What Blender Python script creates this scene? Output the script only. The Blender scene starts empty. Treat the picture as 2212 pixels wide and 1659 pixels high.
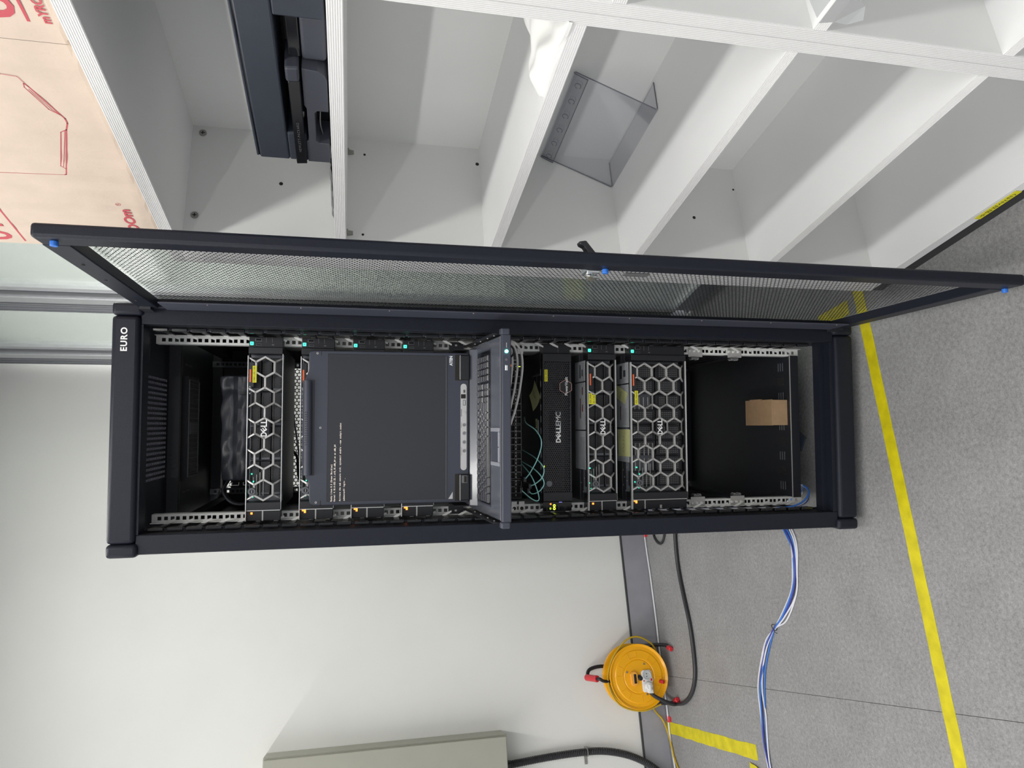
import bpy, bmesh, math, random
from mathutils import Vector, Matrix
random.seed(7)
C = bpy.context.scene.collection
PI = math.pi
# ------------------------------------------------------------------ camera
cam = bpy.data.cameras.new('camera'); camo = bpy.data.objects.new('camera', cam); C.objects.link(camo)
def cam_axes(yaw, pitch, roll):
    cy, sy, cp, sp = math.cos(yaw), math.sin(yaw), math.cos(pitch), math.sin(pitch)
    f = Vector((-sy*cp, cy*cp, -sp)); r = Vector((cy, sy, 0)); d = f.cross(r)
    cr, sr = math.cos(roll), math.sin(roll)
    return cr*r+sr*d, -sr*r+cr*d, f
_r, _d, _f = cam_axes(-0.333436352, 0.220196213, -0.00972579)
M = Matrix.Identity(4)
for i in range(3):
    M[i][0] = _d[i]; M[i][1] = _r[i]; M[i][2] = -_f[i]
CAMP = Vector((-0.488214, -1.758636, 1.473814))
M.translation = CAMP
camo.matrix_world = M
cam.sensor_fit = 'HORIZONTAL'; cam.sensor_width = 36.0; cam.lens = 1531.81/2212*36.0
cam.clip_start = 0.02; cam.clip_end = 60
sc = bpy.context.scene; sc.camera = camo
# ------------------------------------------------------------------ world, exposure
w = bpy.data.worlds.new('world'); sc.world = w; w.use_nodes = True
w.node_tree.nodes['Background'].inputs[0].default_value = (0.93, 0.96, 1.0, 1)
w.node_tree.nodes['Background'].inputs[1].default_value = 0.84
sc.view_settings.view_transform = 'Standard'; sc.view_settings.look = 'None'
sc.view_settings.exposure = 0.0; sc.view_settings.gamma = 1.0; sc.view_settings.use_curve_mapping = False
# ------------------------------------------------------------------ lamps: long ceiling strips running away from the camera, and an added corridor lamp
def strip_light(x, y0, y1, z, wdt, e, col=(1, 0.985, 0.96)):
    l = bpy.data.lights.new('ceiling_strip_light', 'AREA'); l.shape = 'RECTANGLE'; l.size = wdt; l.size_y = y1-y0
    l.energy = e; l.color = col
    o = bpy.data.objects.new('ceiling_strip_light', l); o.location = (x, (y0+y1)/2, z); C.objects.link(o)
LZ = 3.06
strip_light(-0.43, -4.4, 0.85, LZ, 0.16, 68)
strip_light(-2.75, -4.4, 1.35, LZ, 0.16, 125)
strip_light(2.2, -3.0, 4.2, 3.05, 0.5, 430)  # added corridor lamp, out of view, brightens what shows through the glass

# ------------------------------------------------------------------ materials
def mat(name, col, rough=0.5, metal=0.0, noise=0.0, nscale=40, bump=0.0, bscale=300, emit=None, estr=1.0, alpha=None, trans=0.0, spec=0.5, coat=0.0, ior=None):
    m = bpy.data.materials.new(name); m.use_nodes = True
    nt = m.node_tree; b = nt.nodes['Principled BSDF']
    b.inputs['Base Color'].default_value = (*col, 1); b.inputs['Roughness'].default_value = rough
    b.inputs['Metallic'].default_value = metal; b.inputs['Specular IOR Level'].default_value = spec
    if coat: b.inputs['Coat Weight'].default_value = coat; b.inputs['Coat Roughness'].default_value = 0.08
    if trans: b.inputs['Transmission Weight'].default_value = trans
    if ior: b.inputs['IOR'].default_value = ior
    if emit: b.inputs['Emission Color'].default_value = (*emit, 1); b.inputs['Emission Strength'].default_value = estr
    if alpha is not None: b.inputs['Alpha'].default_value = alpha
    if noise or bump:
        tc = nt.nodes.new('ShaderNodeTexCoord')
    if noise:
        n = nt.nodes.new('ShaderNodeTexNoise'); n.inputs['Scale'].default_value = nscale; n.inputs['Detail'].default_value = 6
        r = nt.nodes.new('ShaderNodeMapRange'); r.inputs[1].default_value = 0.3; r.inputs[2].default_value = 0.7
        r.inputs[3].default_value = 1-noise; r.inputs[4].default_value = 1+noise
        mx = nt.nodes.new('ShaderNodeVectorMath'); mx.operation = 'SCALE'; mx.inputs[0].default_value = col
        nt.links.new(tc.outputs['Object'], n.inputs['Vector']); nt.links.new(n.outputs['Fac'], r.inputs[0])
        nt.links.new(r.outputs[0], mx.inputs['Scale']); nt.links.new(mx.outputs[0], b.inputs['Base Color'])
    if bump:
        n2 = nt.nodes.new('ShaderNodeTexNoise'); n2.inputs['Scale'].default_value = bscale; n2.inputs['Detail'].default_value = 3
        bp = nt.nodes.new('ShaderNodeBump'); bp.inputs['Strength'].default_value = bump; bp.inputs['Distance'].default_value = 0.001
        nt.links.new(tc.outputs['Object'], n2.inputs['Vector']); nt.links.new(n2.outputs['Fac'], bp.inputs['Height'])
        nt.links.new(bp.outputs[0], b.inputs['Normal'])
    return m
m_wall = mat('painted_wall', (0.74, 0.735, 0.71), 0.55, noise=0.02, nscale=3, bump=0.15, bscale=120)
m_ceil = mat('ceiling_white', (0.8, 0.8, 0.79), 0.8, noise=0.01)
m_board = mat('white_laminate', (0.80, 0.80, 0.80), 0.42, noise=0.01, nscale=5, spec=0.4)
m_board2 = mat('grey_laminate_panel', (0.76, 0.765, 0.745), 0.5, noise=0.012, nscale=5, spec=0.4)
m_edge = mat('ribbed_edge_band', (0.80, 0.79, 0.785), 0.4, noise=0.01)
m_black = mat('black_powder_coat', (0.0110, 0.0130, 0.0215), 0.42, noise=0.06, nscale=60, bump=0.35, bscale=900, spec=0.24)
m_black2 = mat('black_sheet_metal', (0.016, 0.017, 0.022), 0.5, noise=0.05, nscale=30)
m_bplast = mat('black_plastic', (0.014, 0.0145, 0.018), 0.38, noise=0.05, nscale=90, bump=0.1)
m_gloss = mat('black_gloss_plastic', (0.010, 0.0105, 0.013), 0.14)
m_mesh = mat('perforated_black_steel', (0.016, 0.017, 0.021), 0.45)
m_lid = mat('server_lid_steel', (0.13, 0.135, 0.15), 0.42, 0.6, noise=0.08, nscale=20)
m_zinc = mat('zinc_rail', (0.78, 0.78, 0.76), 0.40, 0.1, noise=0.08, nscale=60)
m_rear = mat('grey_painted_steel', (0.13, 0.135, 0.15), 0.5)
m_silver = mat('satin_silver', (0.52, 0.51, 0.50), 0.36, 0.4)
m_silverd = mat('dark_silver', (0.16, 0.16, 0.165), 0.4, 0.4)
m_trim = mat('bright_trim', (0.85, 0.85, 0.85), 0.35, 0.3)
m_alu = mat('aluminium_frame', (0.60, 0.61, 0.63), 0.32, 0.55, noise=0.02)
m_gask = mat('black_gasket', (0.03, 0.034, 0.036), 0.5)
m_lcd = mat('console_grey_plastic', (0.056, 0.060, 0.082), 0.42, spec=0.35)
m_screen = mat('lcd_panel', (0.028, 0.029, 0.034), 0.34, emit=(0.05, 0.052, 0.060), estr=0.16, spec=0.3)
m_deck = mat('keyboard_deck', (0.095, 0.102, 0.125), 0.25, coat=0.25)
m_key = mat('keycaps', (0.045, 0.047, 0.056), 0.28)
m_strip = mat('light_grey_strip', (0.56, 0.55, 0.55), 0.45)
m_btn = mat('button_grey', (0.22, 0.22, 0.235), 0.4)
m_white = mat('white_print', (0.80, 0.80, 0.80), 0.5, emit=(1, 1, 1), estr=0.03)
m_term = mat('terminal_text', (0.6, 0.55, 0.5), 0.5, emit=(1.0, 0.86, 0.74), estr=0.75)
m_greenled = mat('green_led', (0.1, 0.8, 0.5), 0.4, emit=(0.05, 1.0, 0.55), estr=1.8)
m_cyanled = mat('cyan_led', (0.3, 0.9, 0.7), 0.4, emit=(0.10, 1.0, 0.72), estr=9.0)
m_orled = mat('orange_led', (0.9, 0.3, 0.05), 0.4, emit=(1.0, 0.22, 0.03), estr=3.0)
m_yelled = mat('yellow_green_led', (0.7, 0.9, 0.1), 0.4, emit=(0.65, 0.95, 0.05), estr=2.2)
m_orange_tag = mat('orange_tag', (0.85, 0.15, 0.04), 0.5)
m_ytape = mat('yellow_label_tape', (0.78, 0.72, 0.02), 0.5, noise=0.03)
m_ink = mat('black_ink', (0.02, 0.02, 0.02), 0.5)
m_postit = mat('yellow_paper_note', (0.80, 0.80, 0.38), 0.8, noise=0.04)
m_label = mat('grey_label_paper', (0.56, 0.58, 0.60), 0.5, noise=0.08, nscale=50)
m_lred = mat('label_dark_red', (0.16, 0.04, 0.05), 0.6)
m_lline = mat('label_dark_line', (0.07, 0.075, 0.08), 0.6)
m_card = mat('kraft_carton', (0.42, 0.27, 0.15), 0.75, noise=0.06, nscale=50, bump=0.2)
m_cardbig = mat('pale_cardboard', (0.60, 0.49, 0.40), 0.75, noise=0.05, nscale=18, bump=0.25, bscale=160)
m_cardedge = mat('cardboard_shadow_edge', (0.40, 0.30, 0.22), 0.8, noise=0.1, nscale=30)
m_redink = mat('red_print', (0.50, 0.075, 0.095), 0.7)
m_ftape = mat('yellow_floor_tape', (0.57, 0.49, 0.004), 0.5, noise=0.16, nscale=25, bump=0.3, bscale=90)
m_orange = mat('orange_reel_paint', (0.86, 0.40, 0.003), 0.28, noise=0.03, nscale=8)
m_orange2 = mat('orange_plastic', (0.85, 0.38, 0.05), 0.35)
m_red = mat('red_plastic', (0.55, 0.02, 0.03), 0.35)
m_whitep = mat('white_plastic', (0.72, 0.72, 0.72), 0.35)
m_sock = mat('socket_grey', (0.50, 0.52, 0.52), 0.4)
m_ycord = mat('yellow_cord', (0.50, 0.33, 0.02), 0.4)
m_bcord = mat('black_cord', (0.022, 0.022, 0.026), 0.38)
m_blue = mat('blue_cable', (0.035, 0.16, 0.55), 0.38)
m_dblue = mat('dark_blue_cable', (0.045, 0.05, 0.27), 0.38)
m_wcab = mat('white_cable', (0.66, 0.66, 0.70), 0.4)
m_teal = mat('aqua_fibre', (0.40, 0.85, 0.80), 0.4)
m_gcab = mat('grey_cable', (0.72, 0.71, 0.69), 0.45)
m_boxp = mat('beige_enclosure_paint', (0.34, 0.335, 0.28), 0.45, noise=0.02, nscale=9)
m_base = mat('grey_skirting', (0.30, 0.30, 0.33), 0.42, noise=0.05, nscale=14)
m_plinth = mat('black_plinth', (0.035, 0.035, 0.037), 0.6)
m_print = mat('printer_slate_plastic', (0.024, 0.030, 0.043), 0.45, noise=0.04, nscale=50, bump=0.1)
m_print2 = mat('printer_grey_plastic', (0.042, 0.045, 0.059), 0.42, bump=0.1)
m_leather = mat('black_vinyl', (0.040, 0.042, 0.052), 0.34, noise=0.1, nscale=40, bump=0.4, bscale=250)
m_cloth = mat('white_cotton', (0.86, 0.855, 0.83), 0.8, bump=0.2, bscale=500)
m_bag = mat('grey_plastic_film', (0.20, 0.21, 0.22), 0.2)
m_screw = mat('screw_steel', (0.35, 0.34, 0.32), 0.35, 0.8)
m_hole = mat('dark_hole', (0.02, 0.018, 0.016), 0.8)
m_bump = mat('blue_rubber', (0.03, 0.17, 0.62), 0.4)
m_chrome = mat('chrome', (0.7, 0.74, 0.76), 0.15, 0.9)
m_acryl = mat('acrylic_edge', (0.16, 0.16, 0.19), 0.2)
m_cwall = mat('corridor_wall_upper', (0.80, 0.82, 0.80), 0.7, noise=0.02, nscale=2)
m_cwall2 = mat('corridor_wall_lower', (0.14, 0.18, 0.20), 0.5, noise=0.1, nscale=3)
m_cfloor = mat('corridor_floor', (0.10, 0.11, 0.13), 0.3, noise=0.1, nscale=3)
m_cgreen = mat('corridor_green', (0.24, 0.27, 0.08), 0.6)
# clear sheet: mostly see-through with a real gloss
def clear_mat(name, tint, gloss_fac, rough=0.05, fac_haze=0.0, haze=(0.8, 0.85, 0.8)):
    m = bpy.data.materials.new(name); m.use_nodes = True; nt = m.node_tree
    for n in list(nt.nodes): nt.nodes.remove(n)
    out = nt.nodes.new('ShaderNodeOutputMaterial'); tr = nt.nodes.new('ShaderNodeBsdfTransparent'); tr.inputs[0].default_value = (*tint, 1)
    gl = nt.nodes.new('ShaderNodeBsdfGlossy'); gl.inputs['Roughness'].default_value = rough
    mx = nt.nodes.new('ShaderNodeMixShader'); fr = nt.nodes.new('ShaderNodeFresnel'); fr.inputs[0].default_value = 1.45
    mt = nt.nodes.new('ShaderNodeMath'); mt.operation = 'MULTIPLY'; mt.inputs[1].default_value = gloss_fac
    nt.links.new(fr.outputs[0], mt.inputs[0]); nt.links.new(mt.outputs[0], mx.inputs[0])
    nt.links.new(tr.outputs[0], mx.inputs[1]); nt.links.new(gl.outputs[0], mx.inputs[2])
    last = mx
    if fac_haze:
        df = nt.nodes.new('ShaderNodeBsdfDiffuse'); df.inputs[0].default_value = (*haze, 1)
        m2 = nt.nodes.new('ShaderNodeMixShader'); m2.inputs[0].default_value = fac_haze
        nt.links.new(mx.outputs[0], m2.inputs[1]); nt.links.new(df.outputs[0], m2.inputs[2]); last = m2
    nt.links.new(last.outputs[0], out.inputs[0])
    return m
m_glass = clear_mat('window_glass', (0.94, 0.965, 0.945), 0.9, 0.06, 0.17, (0.84, 0.87, 0.84))
m_clear = clear_mat('clear_acrylic', (0.965, 0.965, 0.98), 0.35, 0.08, 0.01)
m_film = clear_mat('clear_film', (0.92, 0.93, 0.94), 0.8, 0.15, 0.22, (0.7, 0.72, 0.74))
def floor_mat():
    m = bpy.data.materials.new('grey_vinyl_floor'); m.use_nodes = True; nt = m.node_tree; b = nt.nodes['Principled BSDF']
    tc = nt.nodes.new('ShaderNodeTexCoord')
    def noise(s, d=5, ro=0.6):
        n = nt.nodes.new('ShaderNodeTexNoise'); n.inputs['Scale'].default_value = s; n.inputs['Detail'].default_value = d; n.inputs['Roughness'].default_value = ro
        nt.links.new(tc.outputs['Object'], n.inputs['Vector']); return n
    a = noise(5.0, 6, 0.7); c = noise(95, 3, 0.7); e = noise(260, 2, 0.5)
    r1 = nt.nodes.new('ShaderNodeValToRGB'); r1.color_ramp.elements[0].position = 0.3; r1.color_ramp.elements[1].position = 0.72
    r1.color_ramp.elements[0].color = (0.232, 0.229, 0.230, 1); r1.color_ramp.elements[1].color = (0.292, 0.290, 0.291, 1)
    nt.links.new(a.outputs['Fac'], r1.inputs[0])
    r2 = nt.nodes.new('ShaderNodeValToRGB'); r2.color_ramp.elements[0].position = 0.33; r2.color_ramp.elements[1].position = 0.66
    r2.color_ramp.elements[0].color = (0.80, 0.80, 0.80, 1); r2.color_ramp.elements[1].color = (1.16, 1.16, 1.16, 1)
    nt.links.new(c.outputs['Fac'], r2.inputs[0])
    r3 = nt.nodes.new('ShaderNodeValToRGB'); r3.color_ramp.elements[0].position = 0.35; r3.color_ramp.elements[1].position = 0.65
    r3.color_ramp.elements[0].color = (0.88, 0.88, 0.88, 1); r3.color_ramp.elements[1].color = (1.10, 1.10, 1.10, 1)
    nt.links.new(e.outputs['Fac'], r3.inputs[0])
    m1 = nt.nodes.new('ShaderNodeMix'); m1.data_type = 'RGBA'; m1.blend_type = 'MULTIPLY'; m1.inputs[0].default_value = 1
    m2 = nt.nodes.new('ShaderNodeMix'); m2.data_type = 'RGBA'; m2.blend_type = 'MULTIPLY'; m2.inputs[0].default_value = 1
    nt.links.new(r1.outputs[0], m1.inputs[6]); nt.links.new(r2.outputs[0], m1.inputs[7])
    nt.links.new(m1.outputs[2], m2.inputs[6]); nt.links.new(r3.outputs[0], m2.inputs[7])
    nt.links.new(m2.outputs[2], b.inputs['Base Color']); b.inputs['Roughness'].default_value = 0.5; b.inputs['Specular IOR Level'].default_value = 0.35
    bp = nt.nodes.new('ShaderNodeBump'); bp.inputs['Strength'].default_value = 0.12; bp.inputs['Distance'].default_value = 0.001
    nt.links.new(c.outputs['Fac'], bp.inputs['Height']); nt.links.new(bp.outputs[0], b.inputs['Normal'])
    return m
m_floor = floor_mat()

# ------------------------------------------------------------------ mesh builder
PHI = -0.274694
CP, SP = math.cos(PHI), math.sin(PHI)
def R(x, y, z): return Vector((CP*x-SP*y, SP*x+CP*y, z))       # rack coordinates -> room
ORG = {}
def root_of(o):
    while o.parent: o = o.parent
    return o
class MB:
    def __init__(s, T=None): s.v = []; s.f = []; s.T = T
    def add(s, vs, fs):
        n = len(s.v); s.v += [tuple(s.T(*v)) if s.T else tuple(v) for v in vs]; s.f += [tuple(i+n for i in f) for f in fs]; return s
    def box(s, x0, x1, y0, y1, z0, z1):
        return s.add([(x0, y0, z0), (x1, y0, z0), (x1, y1, z0), (x0, y1, z0), (x0, y0, z1), (x1, y0, z1), (x1, y1, z1), (x0, y1, z1)],
                     [(0, 3, 2, 1), (4, 5, 6, 7), (0, 1, 5, 4), (1, 2, 6, 5), (2, 3, 7, 6), (3, 0, 4, 7)])
    def prism(s, poly, a, b, ax='y'):
        n = len(poly)
        def P(u, w, t): return {'y': (u, t, w), 'x': (t, u, w), 'z': (u, w, t)}[ax]
        vs = [P(u, w, a) for u, w in poly]+[P(u, w, b) for u, w in poly]
        return s.add(vs, [tuple(range(n)), tuple(range(2*n-1, n-1, -1))]+[((i+1) % n, i, n+i, n+(i+1) % n) for i in range(n)])
    def tube(s, pts, r, seg=8, smooth=True, cap=True, r_end=None):
        P = [Vector(p) for p in pts]
        if smooth and len(P) > 2:
            Q = []; E = [P[0]*2-P[1]]+P+[P[-1]*2-P[-2]]
            for i in range(1, len(E)-2):
                p0, p1, p2, p3 = E[i-1:i+3]
                for k in range(5):
                    t = k/5
                    Q.append(0.5*((2*p1)+(p2-p0)*t+(2*p0-5*p1+4*p2-p3)*t*t+(3*p1-p0-3*p2+p3)*t**3))
            Q.append(P[-1]); P = Q
        n0 = len(s.v); vs = []; up = Vector((0, 0, 1)); prev = None
        for i, p in enumerate(P):
            t = (P[min(i+1, len(P)-1)]-P[max(i-1, 0)]).normalized()
            if prev is None:
                a = up if abs(t.z) < 0.9 else Vector((1, 0, 0)); u = (a-t*a.dot(t)).normalized()
            else:
                u = prev-t*prev.dot(t)
                u = u.normalized() if u.length > 1e-6 else prev
            prev = u; w_ = t.cross(u); rr = r if r_end is None else r+(r_end-r)*i/(len(P)-1)
            for k in range(seg):
                a = 2*PI*k/seg; vs.append(p+u*math.cos(a)*rr+w_*math.sin(a)*rr)
        fs = []
        for i in range(len(P)-1):
            for k in range(seg):
                fs.append((i*seg+k, i*seg+(k+1) % seg, (i+1)*seg+(k+1) % seg, (i+1)*seg+k))
        if cap: fs += [tuple(range(seg-1, -1, -1)), tuple((len(P)-1)*seg+k for k in range(seg))]
        return s.add(vs, fs)
    def cyl(s, a, b, r, seg=16, r2=None): return s.tube([a, b], r, seg, smooth=False, r_end=r2)
    def lathe(s, prof, c, ax='y', seg=40):
        vs = []; fs = []; n = len(prof)
        for k in range(seg):
            a = 2*PI*k/seg; ca, sa = math.cos(a), math.sin(a)
            for r, t in prof:
                vs.append({'y': (c[0]+r*ca, c[1]+t, c[2]+r*sa), 'z': (c[0]+r*ca, c[1]+r*sa, c[2]+t), 'x': (c[0]+t, c[1]+r*ca, c[2]+r*sa)}[ax])
        for k in range(seg):
            j = (k+1) % seg
            for i in range(n-1): fs.append((k*n+i, j*n+i, j*n+i+1, k*n+i+1))
        if prof[0][0] > 0: pass
        return s.add(vs, fs)
    def bar(s, p, q, wd, d0, d1):                       # flat bar in the x-z plane, from depth d0 to d1
        p = Vector(p); q = Vector(q); t = (q-p).normalized(); n = Vector((-t.y, t.x))*wd/2
        poly = [(p+n), (p-n), (q-n), (q+n)]
        return s.prism([(a.x, a.y) for a in poly], d0, d1)
    def build(s, name, m, parent=None, bevel=0, smooth=False, kind=None, label=None, T=None, seg=2):
        o0 = ORG.get(root_of(parent).name, Vector((0, 0, 0))) if parent else Vector((0, 0, 0))
        me = bpy.data.meshes.new(name)
        me.from_pydata([(v[0]-o0[0], v[1]-o0[1], v[2]-o0[2]) for v in s.v], [], s.f); me.update()
        me.materials.append(m)
        if smooth:
            me.shade_smooth()
            try: me.set_sharp_from_angle(angle=math.radians(35))
            except Exception: pass
        o = bpy.data.objects.new(name, me); C.objects.link(o)
        if parent: o.parent = parent
        if bevel:
            b = o.modifiers.new('bevel', 'BEVEL'); b.width = bevel; b.segments = seg; b.limit_method = 'ANGLE'; b.angle_limit = math.radians(40)
        if kind: o['kind'] = kind
        if label: o['label'] = label
        return o
def thing(name, label, cat, base, rack=False, group=None):
    o = bpy.data.objects.new(name, None); C.objects.link(o); o.empty_display_size = 0.05
    o.location = R(*base) if rack else Vector(base)
    if rack: o.rotation_euler = (0, 0, PHI)
    o['label'] = label; o['category'] = cat
    if group: o['group'] = group
    ORG[o.name] = Vector(base); return o
def solo(o, label, cat, group=None, rack=False):
    o['label'] = label; o['category'] = cat
    if group: o['group'] = group
    if rack: o.rotation_euler = (0, 0, PHI)
    return o
def struct(o): o['kind'] = 'structure'; return o
def dup_part(o, loc, parent=None):
    c = o.copy(); C.objects.link(c); c.parent = parent or o.parent; c.location = Vector(o.location)+Vector(loc); return c
def wslab(name, m, x0, x1, y0, y1, z0, z1, parent=None, **k): return MB().box(x0, x1, y0, y1, z0, z1).build(name, m, parent, **k)
# text laid in the x-z plane facing -y, fitted into a box (x0..x1, z0..z1) at depth y
def text_mesh(body, bold=0.0, space=1.0):
    cu = bpy.data.curves.new('t', 'FONT'); cu.body = body; cu.size = 1; cu.offset = bold; cu.resolution_u = 3; cu.space_character = space
    o = bpy.data.objects.new('t', cu); C.objects.link(o); bpy.context.view_layer.update()
    me = bpy.data.meshes.new_from_object(o); bpy.data.objects.remove(o); return me
def text_pts(body, bold=0.0, space=1.0):
    me = text_mesh(body, bold, space); vs = [Vector((v.co.x, v.co.y)) for v in me.vertices]; fs = [tuple(p.vertices) for p in me.polygons]
    bpy.data.meshes.remove(me); return vs, fs
def fit(vs, x0, x1, z0, z1, keep=False):
    a0 = min(v.x for v in vs); a1 = max(v.x for v in vs); b0 = min(v.y for v in vs); b1 = max(v.y for v in vs)
    sx = (x1-x0)/(a1-a0); sz = (z1-z0)/(b1-b0)
    if keep: sx = sz = min(sx, sz)
    return [Vector((x0+(v.x-a0)*sx, z0+(v.y-b0)*sz)) for v in vs]
def text(body, x0, x1, z0, z1, y, m, parent, name='lettering', bold=0.0, MAP=None, space=1.0):
    vs, fs = text_pts(body, bold, space)
    if not vs: return None
    vs = fit(vs, x0, x1, z0, z1)
    mb = MB(MAP); mb.add([(v.x, y, v.y) for v in vs], fs)
    return mb.build(name, m, parent)
def dell(x0, x1, z0, z1, y, m, parent, emc=False, name='logo_lettering'):
    letters = [('D', 0, 1.0), ('E', 38, 1.0), ('L', 0, 1.0), ('L', 0, 1.0)]
    W = x1-x0; H = z1-z0; cur = x0; lw = W/(4.15 if not emc else 7.6)
    mb = MB(); widths = [1.08, 1.3, 0.88, 0.88] if not emc else [1.08, 1.25, 0.85, 0.85]
    for (ch, rot, s_), wd in zip(letters, widths):
        vs, fs = text_pts(ch, 0.03)
        a = cur; b = cur+lw*wd*0.96
        vs = fit(vs, a, b, z0, z1)
        if rot:
            c = Vector(((a+b)/2, (z0+z1)/2)); rr = math.radians(rot); k = 0.84
            vs = [c+Vector(((v.x-c.x)*math.cos(rr)-(v.y-c.y)*math.sin(rr), (v.x-c.x)*math.sin(rr)+(v.y-c.y)*math.cos(rr)))*k for v in vs]
        mb.add([(v.x, y, v.y) for v in vs], fs); cur += lw*wd
    if emc:
        for ch, wd in (('E', 0.9), ('M', 1.3), ('C', 1.2)):
            vs, fs = text_pts(ch, -0.012); vs = fit(vs, cur+lw*.06, cur+lw*wd*.92, z0, z1)
            mb.add([(v.x, y, v.y) for v in vs], fs); cur += lw*wd
    return mb.build(name, m, parent)
# perforated sheet in the (u, z) plane; MAP(u, t, z)
def perf(u0, u1, z0, z1, pu, pz, hole, MAP, t=0.0012, walls=True, nseg=12):
    V = []; F = []
    nz = int((z1-z0)/pz); nu = int((u1-u0)/pu)
    for j in range(nu):
        for i in range(nz):
            cz = z0+(i+0.5+(0.5 if j % 2 else 0))*pz; cu = u0+(j+0.5)*pu
            if cz+pz/2 > z1+pz*0.6: continue
            b = len(V)
            # cell outline: hexagon with vertices toward +-u (12 points on outline)
            hexv = []
            a = pu*2/3.0
            cs = [(a, 0), (a/2, pz/2), (-a/2, pz/2), (-a, 0), (-a/2, -pz/2), (a/2, -pz/2)]
            for k in range(6):
                p, q = cs[k], cs[(k+1) % 6]
                hexv.append(p)
                if nseg == 12: hexv.append(((p[0]+q[0])/2, (p[1]+q[1])/2))
            n = len(hexv)
            for (x, y) in hexv: V.append(MAP(cu+x, 0, cz+y))
            for k in range(n):
                an = math.atan2(hexv[k][1], hexv[k][0]); V.append(MAP(cu+hole*math.cos(an), 0, cz+hole*math.sin(an)))
            for k in range(n): F.append((b+k, b+(k+1) % n, b+n+(k+1) % n, b+n+k))
            if walls:
                for k in range(n):
                    an = math.atan2(hexv[k][1], hexv[k][0]); V.append(MAP(cu+hole*math.cos(an), t, cz+hole*math.sin(an)))
                for k in range(n): F.append((b+n+k, b+n+(k+1) % n, b+2*n+(k+1) % n, b+2*n+k))
    mb = MB(); mb.v = V; mb.f = F; return mb
def grid_holes(x0, x1, y0, y1, z, nx, ny, hx, hy, t=0.0015):   # plate with rectangular holes lying in x-y
    mb = MB(); dx = (x1-x0)/nx; dy = (y1-y0)/ny
    for i in range(nx):
        for j in range(ny):
            a0, a1, b0, b1 = x0+i*dx, x0+(i+1)*dx, y0+j*dy, y0+(j+1)*dy; cx, cy = (a0+a1)/2, (b0+b1)/2
            o = [(a0, b0, z), (a1, b0, z), (a1, b1, z), (a0, b1, z)]; h = [(cx-hx/2, cy-hy/2, z), (cx+hx/2, cy-hy/2, z), (cx+hx/2, cy+hy/2, z), (cx-hx/2, cy+hy/2, z)]
            h2 = [(p[0], p[1], z+t) for p in h]
            mb.add(o+h+h2, [(k, (k+1) % 4, 4+(k+1) % 4, 4+k) for k in range(4)]+[(4+k, 4+(k+1) % 4, 8+(k+1) % 4, 8+k) for k in range(4)])
    return mb

# ================================================================== SETTING
WX = 0.79; WY = 1.74
fl = bpy.data.objects.new('floor', None); C.objects.link(fl); struct(fl)
wslab('subfloor', m_hole, -4.6, WX, -4.6, WY, -0.10, -0.004, fl)
for k, (a, b) in enumerate(((-4.6, -2.5665), (-2.5650, -0.7710), (-0.7697, WX))):
    wslab('vinyl_sheet', m_floor, a, b, -4.6, WY, -0.004, 0.0, fl)
struct(wslab('wall_back', m_wall, -4.6, WX+0.08, WY, WY+0.12, -0.1, 3.2))
struct(wslab('ceiling', m_ceil, -4.6, WX+0.08, -4.6, WY, 3.1, 3.2))
bb = bpy.data.objects.new('baseboard_back', None); C.objects.link(bb); struct(bb)
wslab('skirting_board', m_base, -4.6, WX, WY-0.012, WY, 0.0, 0.128, bb, bevel=0.002)
wslab('top_bead', m_gask, -4.6, WX, WY-0.014, WY, 0.128, 0.134, bb)
# glazed partition on the right
m_alu_shade = mat('aluminium_frame_shaded', (0.36, 0.37, 0.39), 0.4, 0.5, noise=0.02)  # darker copy of the same aluminium, stands in for shaded profile faces
win = bpy.data.objects.new('window_1', None); C.objects.link(win); struct(win)
def stile(y0, gasket=True):
    # y0: near edge of the light bead
    f = MB().box(WX-0.004, WX+0.03, y0, y0+0.03, 0.07, 3.1).build('glazing_bead', m_alu, win, bevel=0.002)
    MB().box(WX+0.004, WX+0.03, y0+0.03, y0+0.05, 0.07, 3.1).build('gasket', m_gask, win)
    MB().box(WX-0.022, WX+0.04, y0+0.05, y0+0.096, 0.0, 3.1).build('stile', m_alu, win, bevel=0.003)
    MB().box(WX-0.006, WX+0.04, y0+0.096, y0+0.150, 0.0, 3.1).box(WX-0.012, WX, y0+0.108, y0+0.112, 0, 3.1).box(WX-0.012, WX, y0+0.128, y0+0.132, 0, 3.1).build('frame_profile', m_alu_shade, win)
    MB().box(WX+0.010, WX+0.04, y0+0.150, y0+0.158, 0.0, 3.1).build('joint', m_gask, win)
    MB().box(WX-0.004, WX+0.04, y0+0.158, y0+0.214, 0.0, 3.1).box(WX-0.010, WX, y0+0.172, y0+0.176, 0, 3.1).box(WX-0.010, WX, y0+0.196, y0+0.200, 0, 3.1).build('frame_profile', m_alu_shade, win)
stile(0.892); stile(1.486)
for a in (-0.9, -2.6, -4.3): stile(a)
for a, b in ((1.106, 1.49), (-0.69, 0.895), (-2.39, -0.9), (-4.1, -2.6)):
    MB().box(WX+0.010, WX+0.016, a, b, 0.08, 3.1).build('glass_pane', m_glass, win)
    MB().box(WX-0.004, WX+0.04, a, b, 0.0, 0.078).box(WX-0.010, WX, a, b, 0.028, 0.034).build('bottom_rail', m_alu_shade, win)
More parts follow.
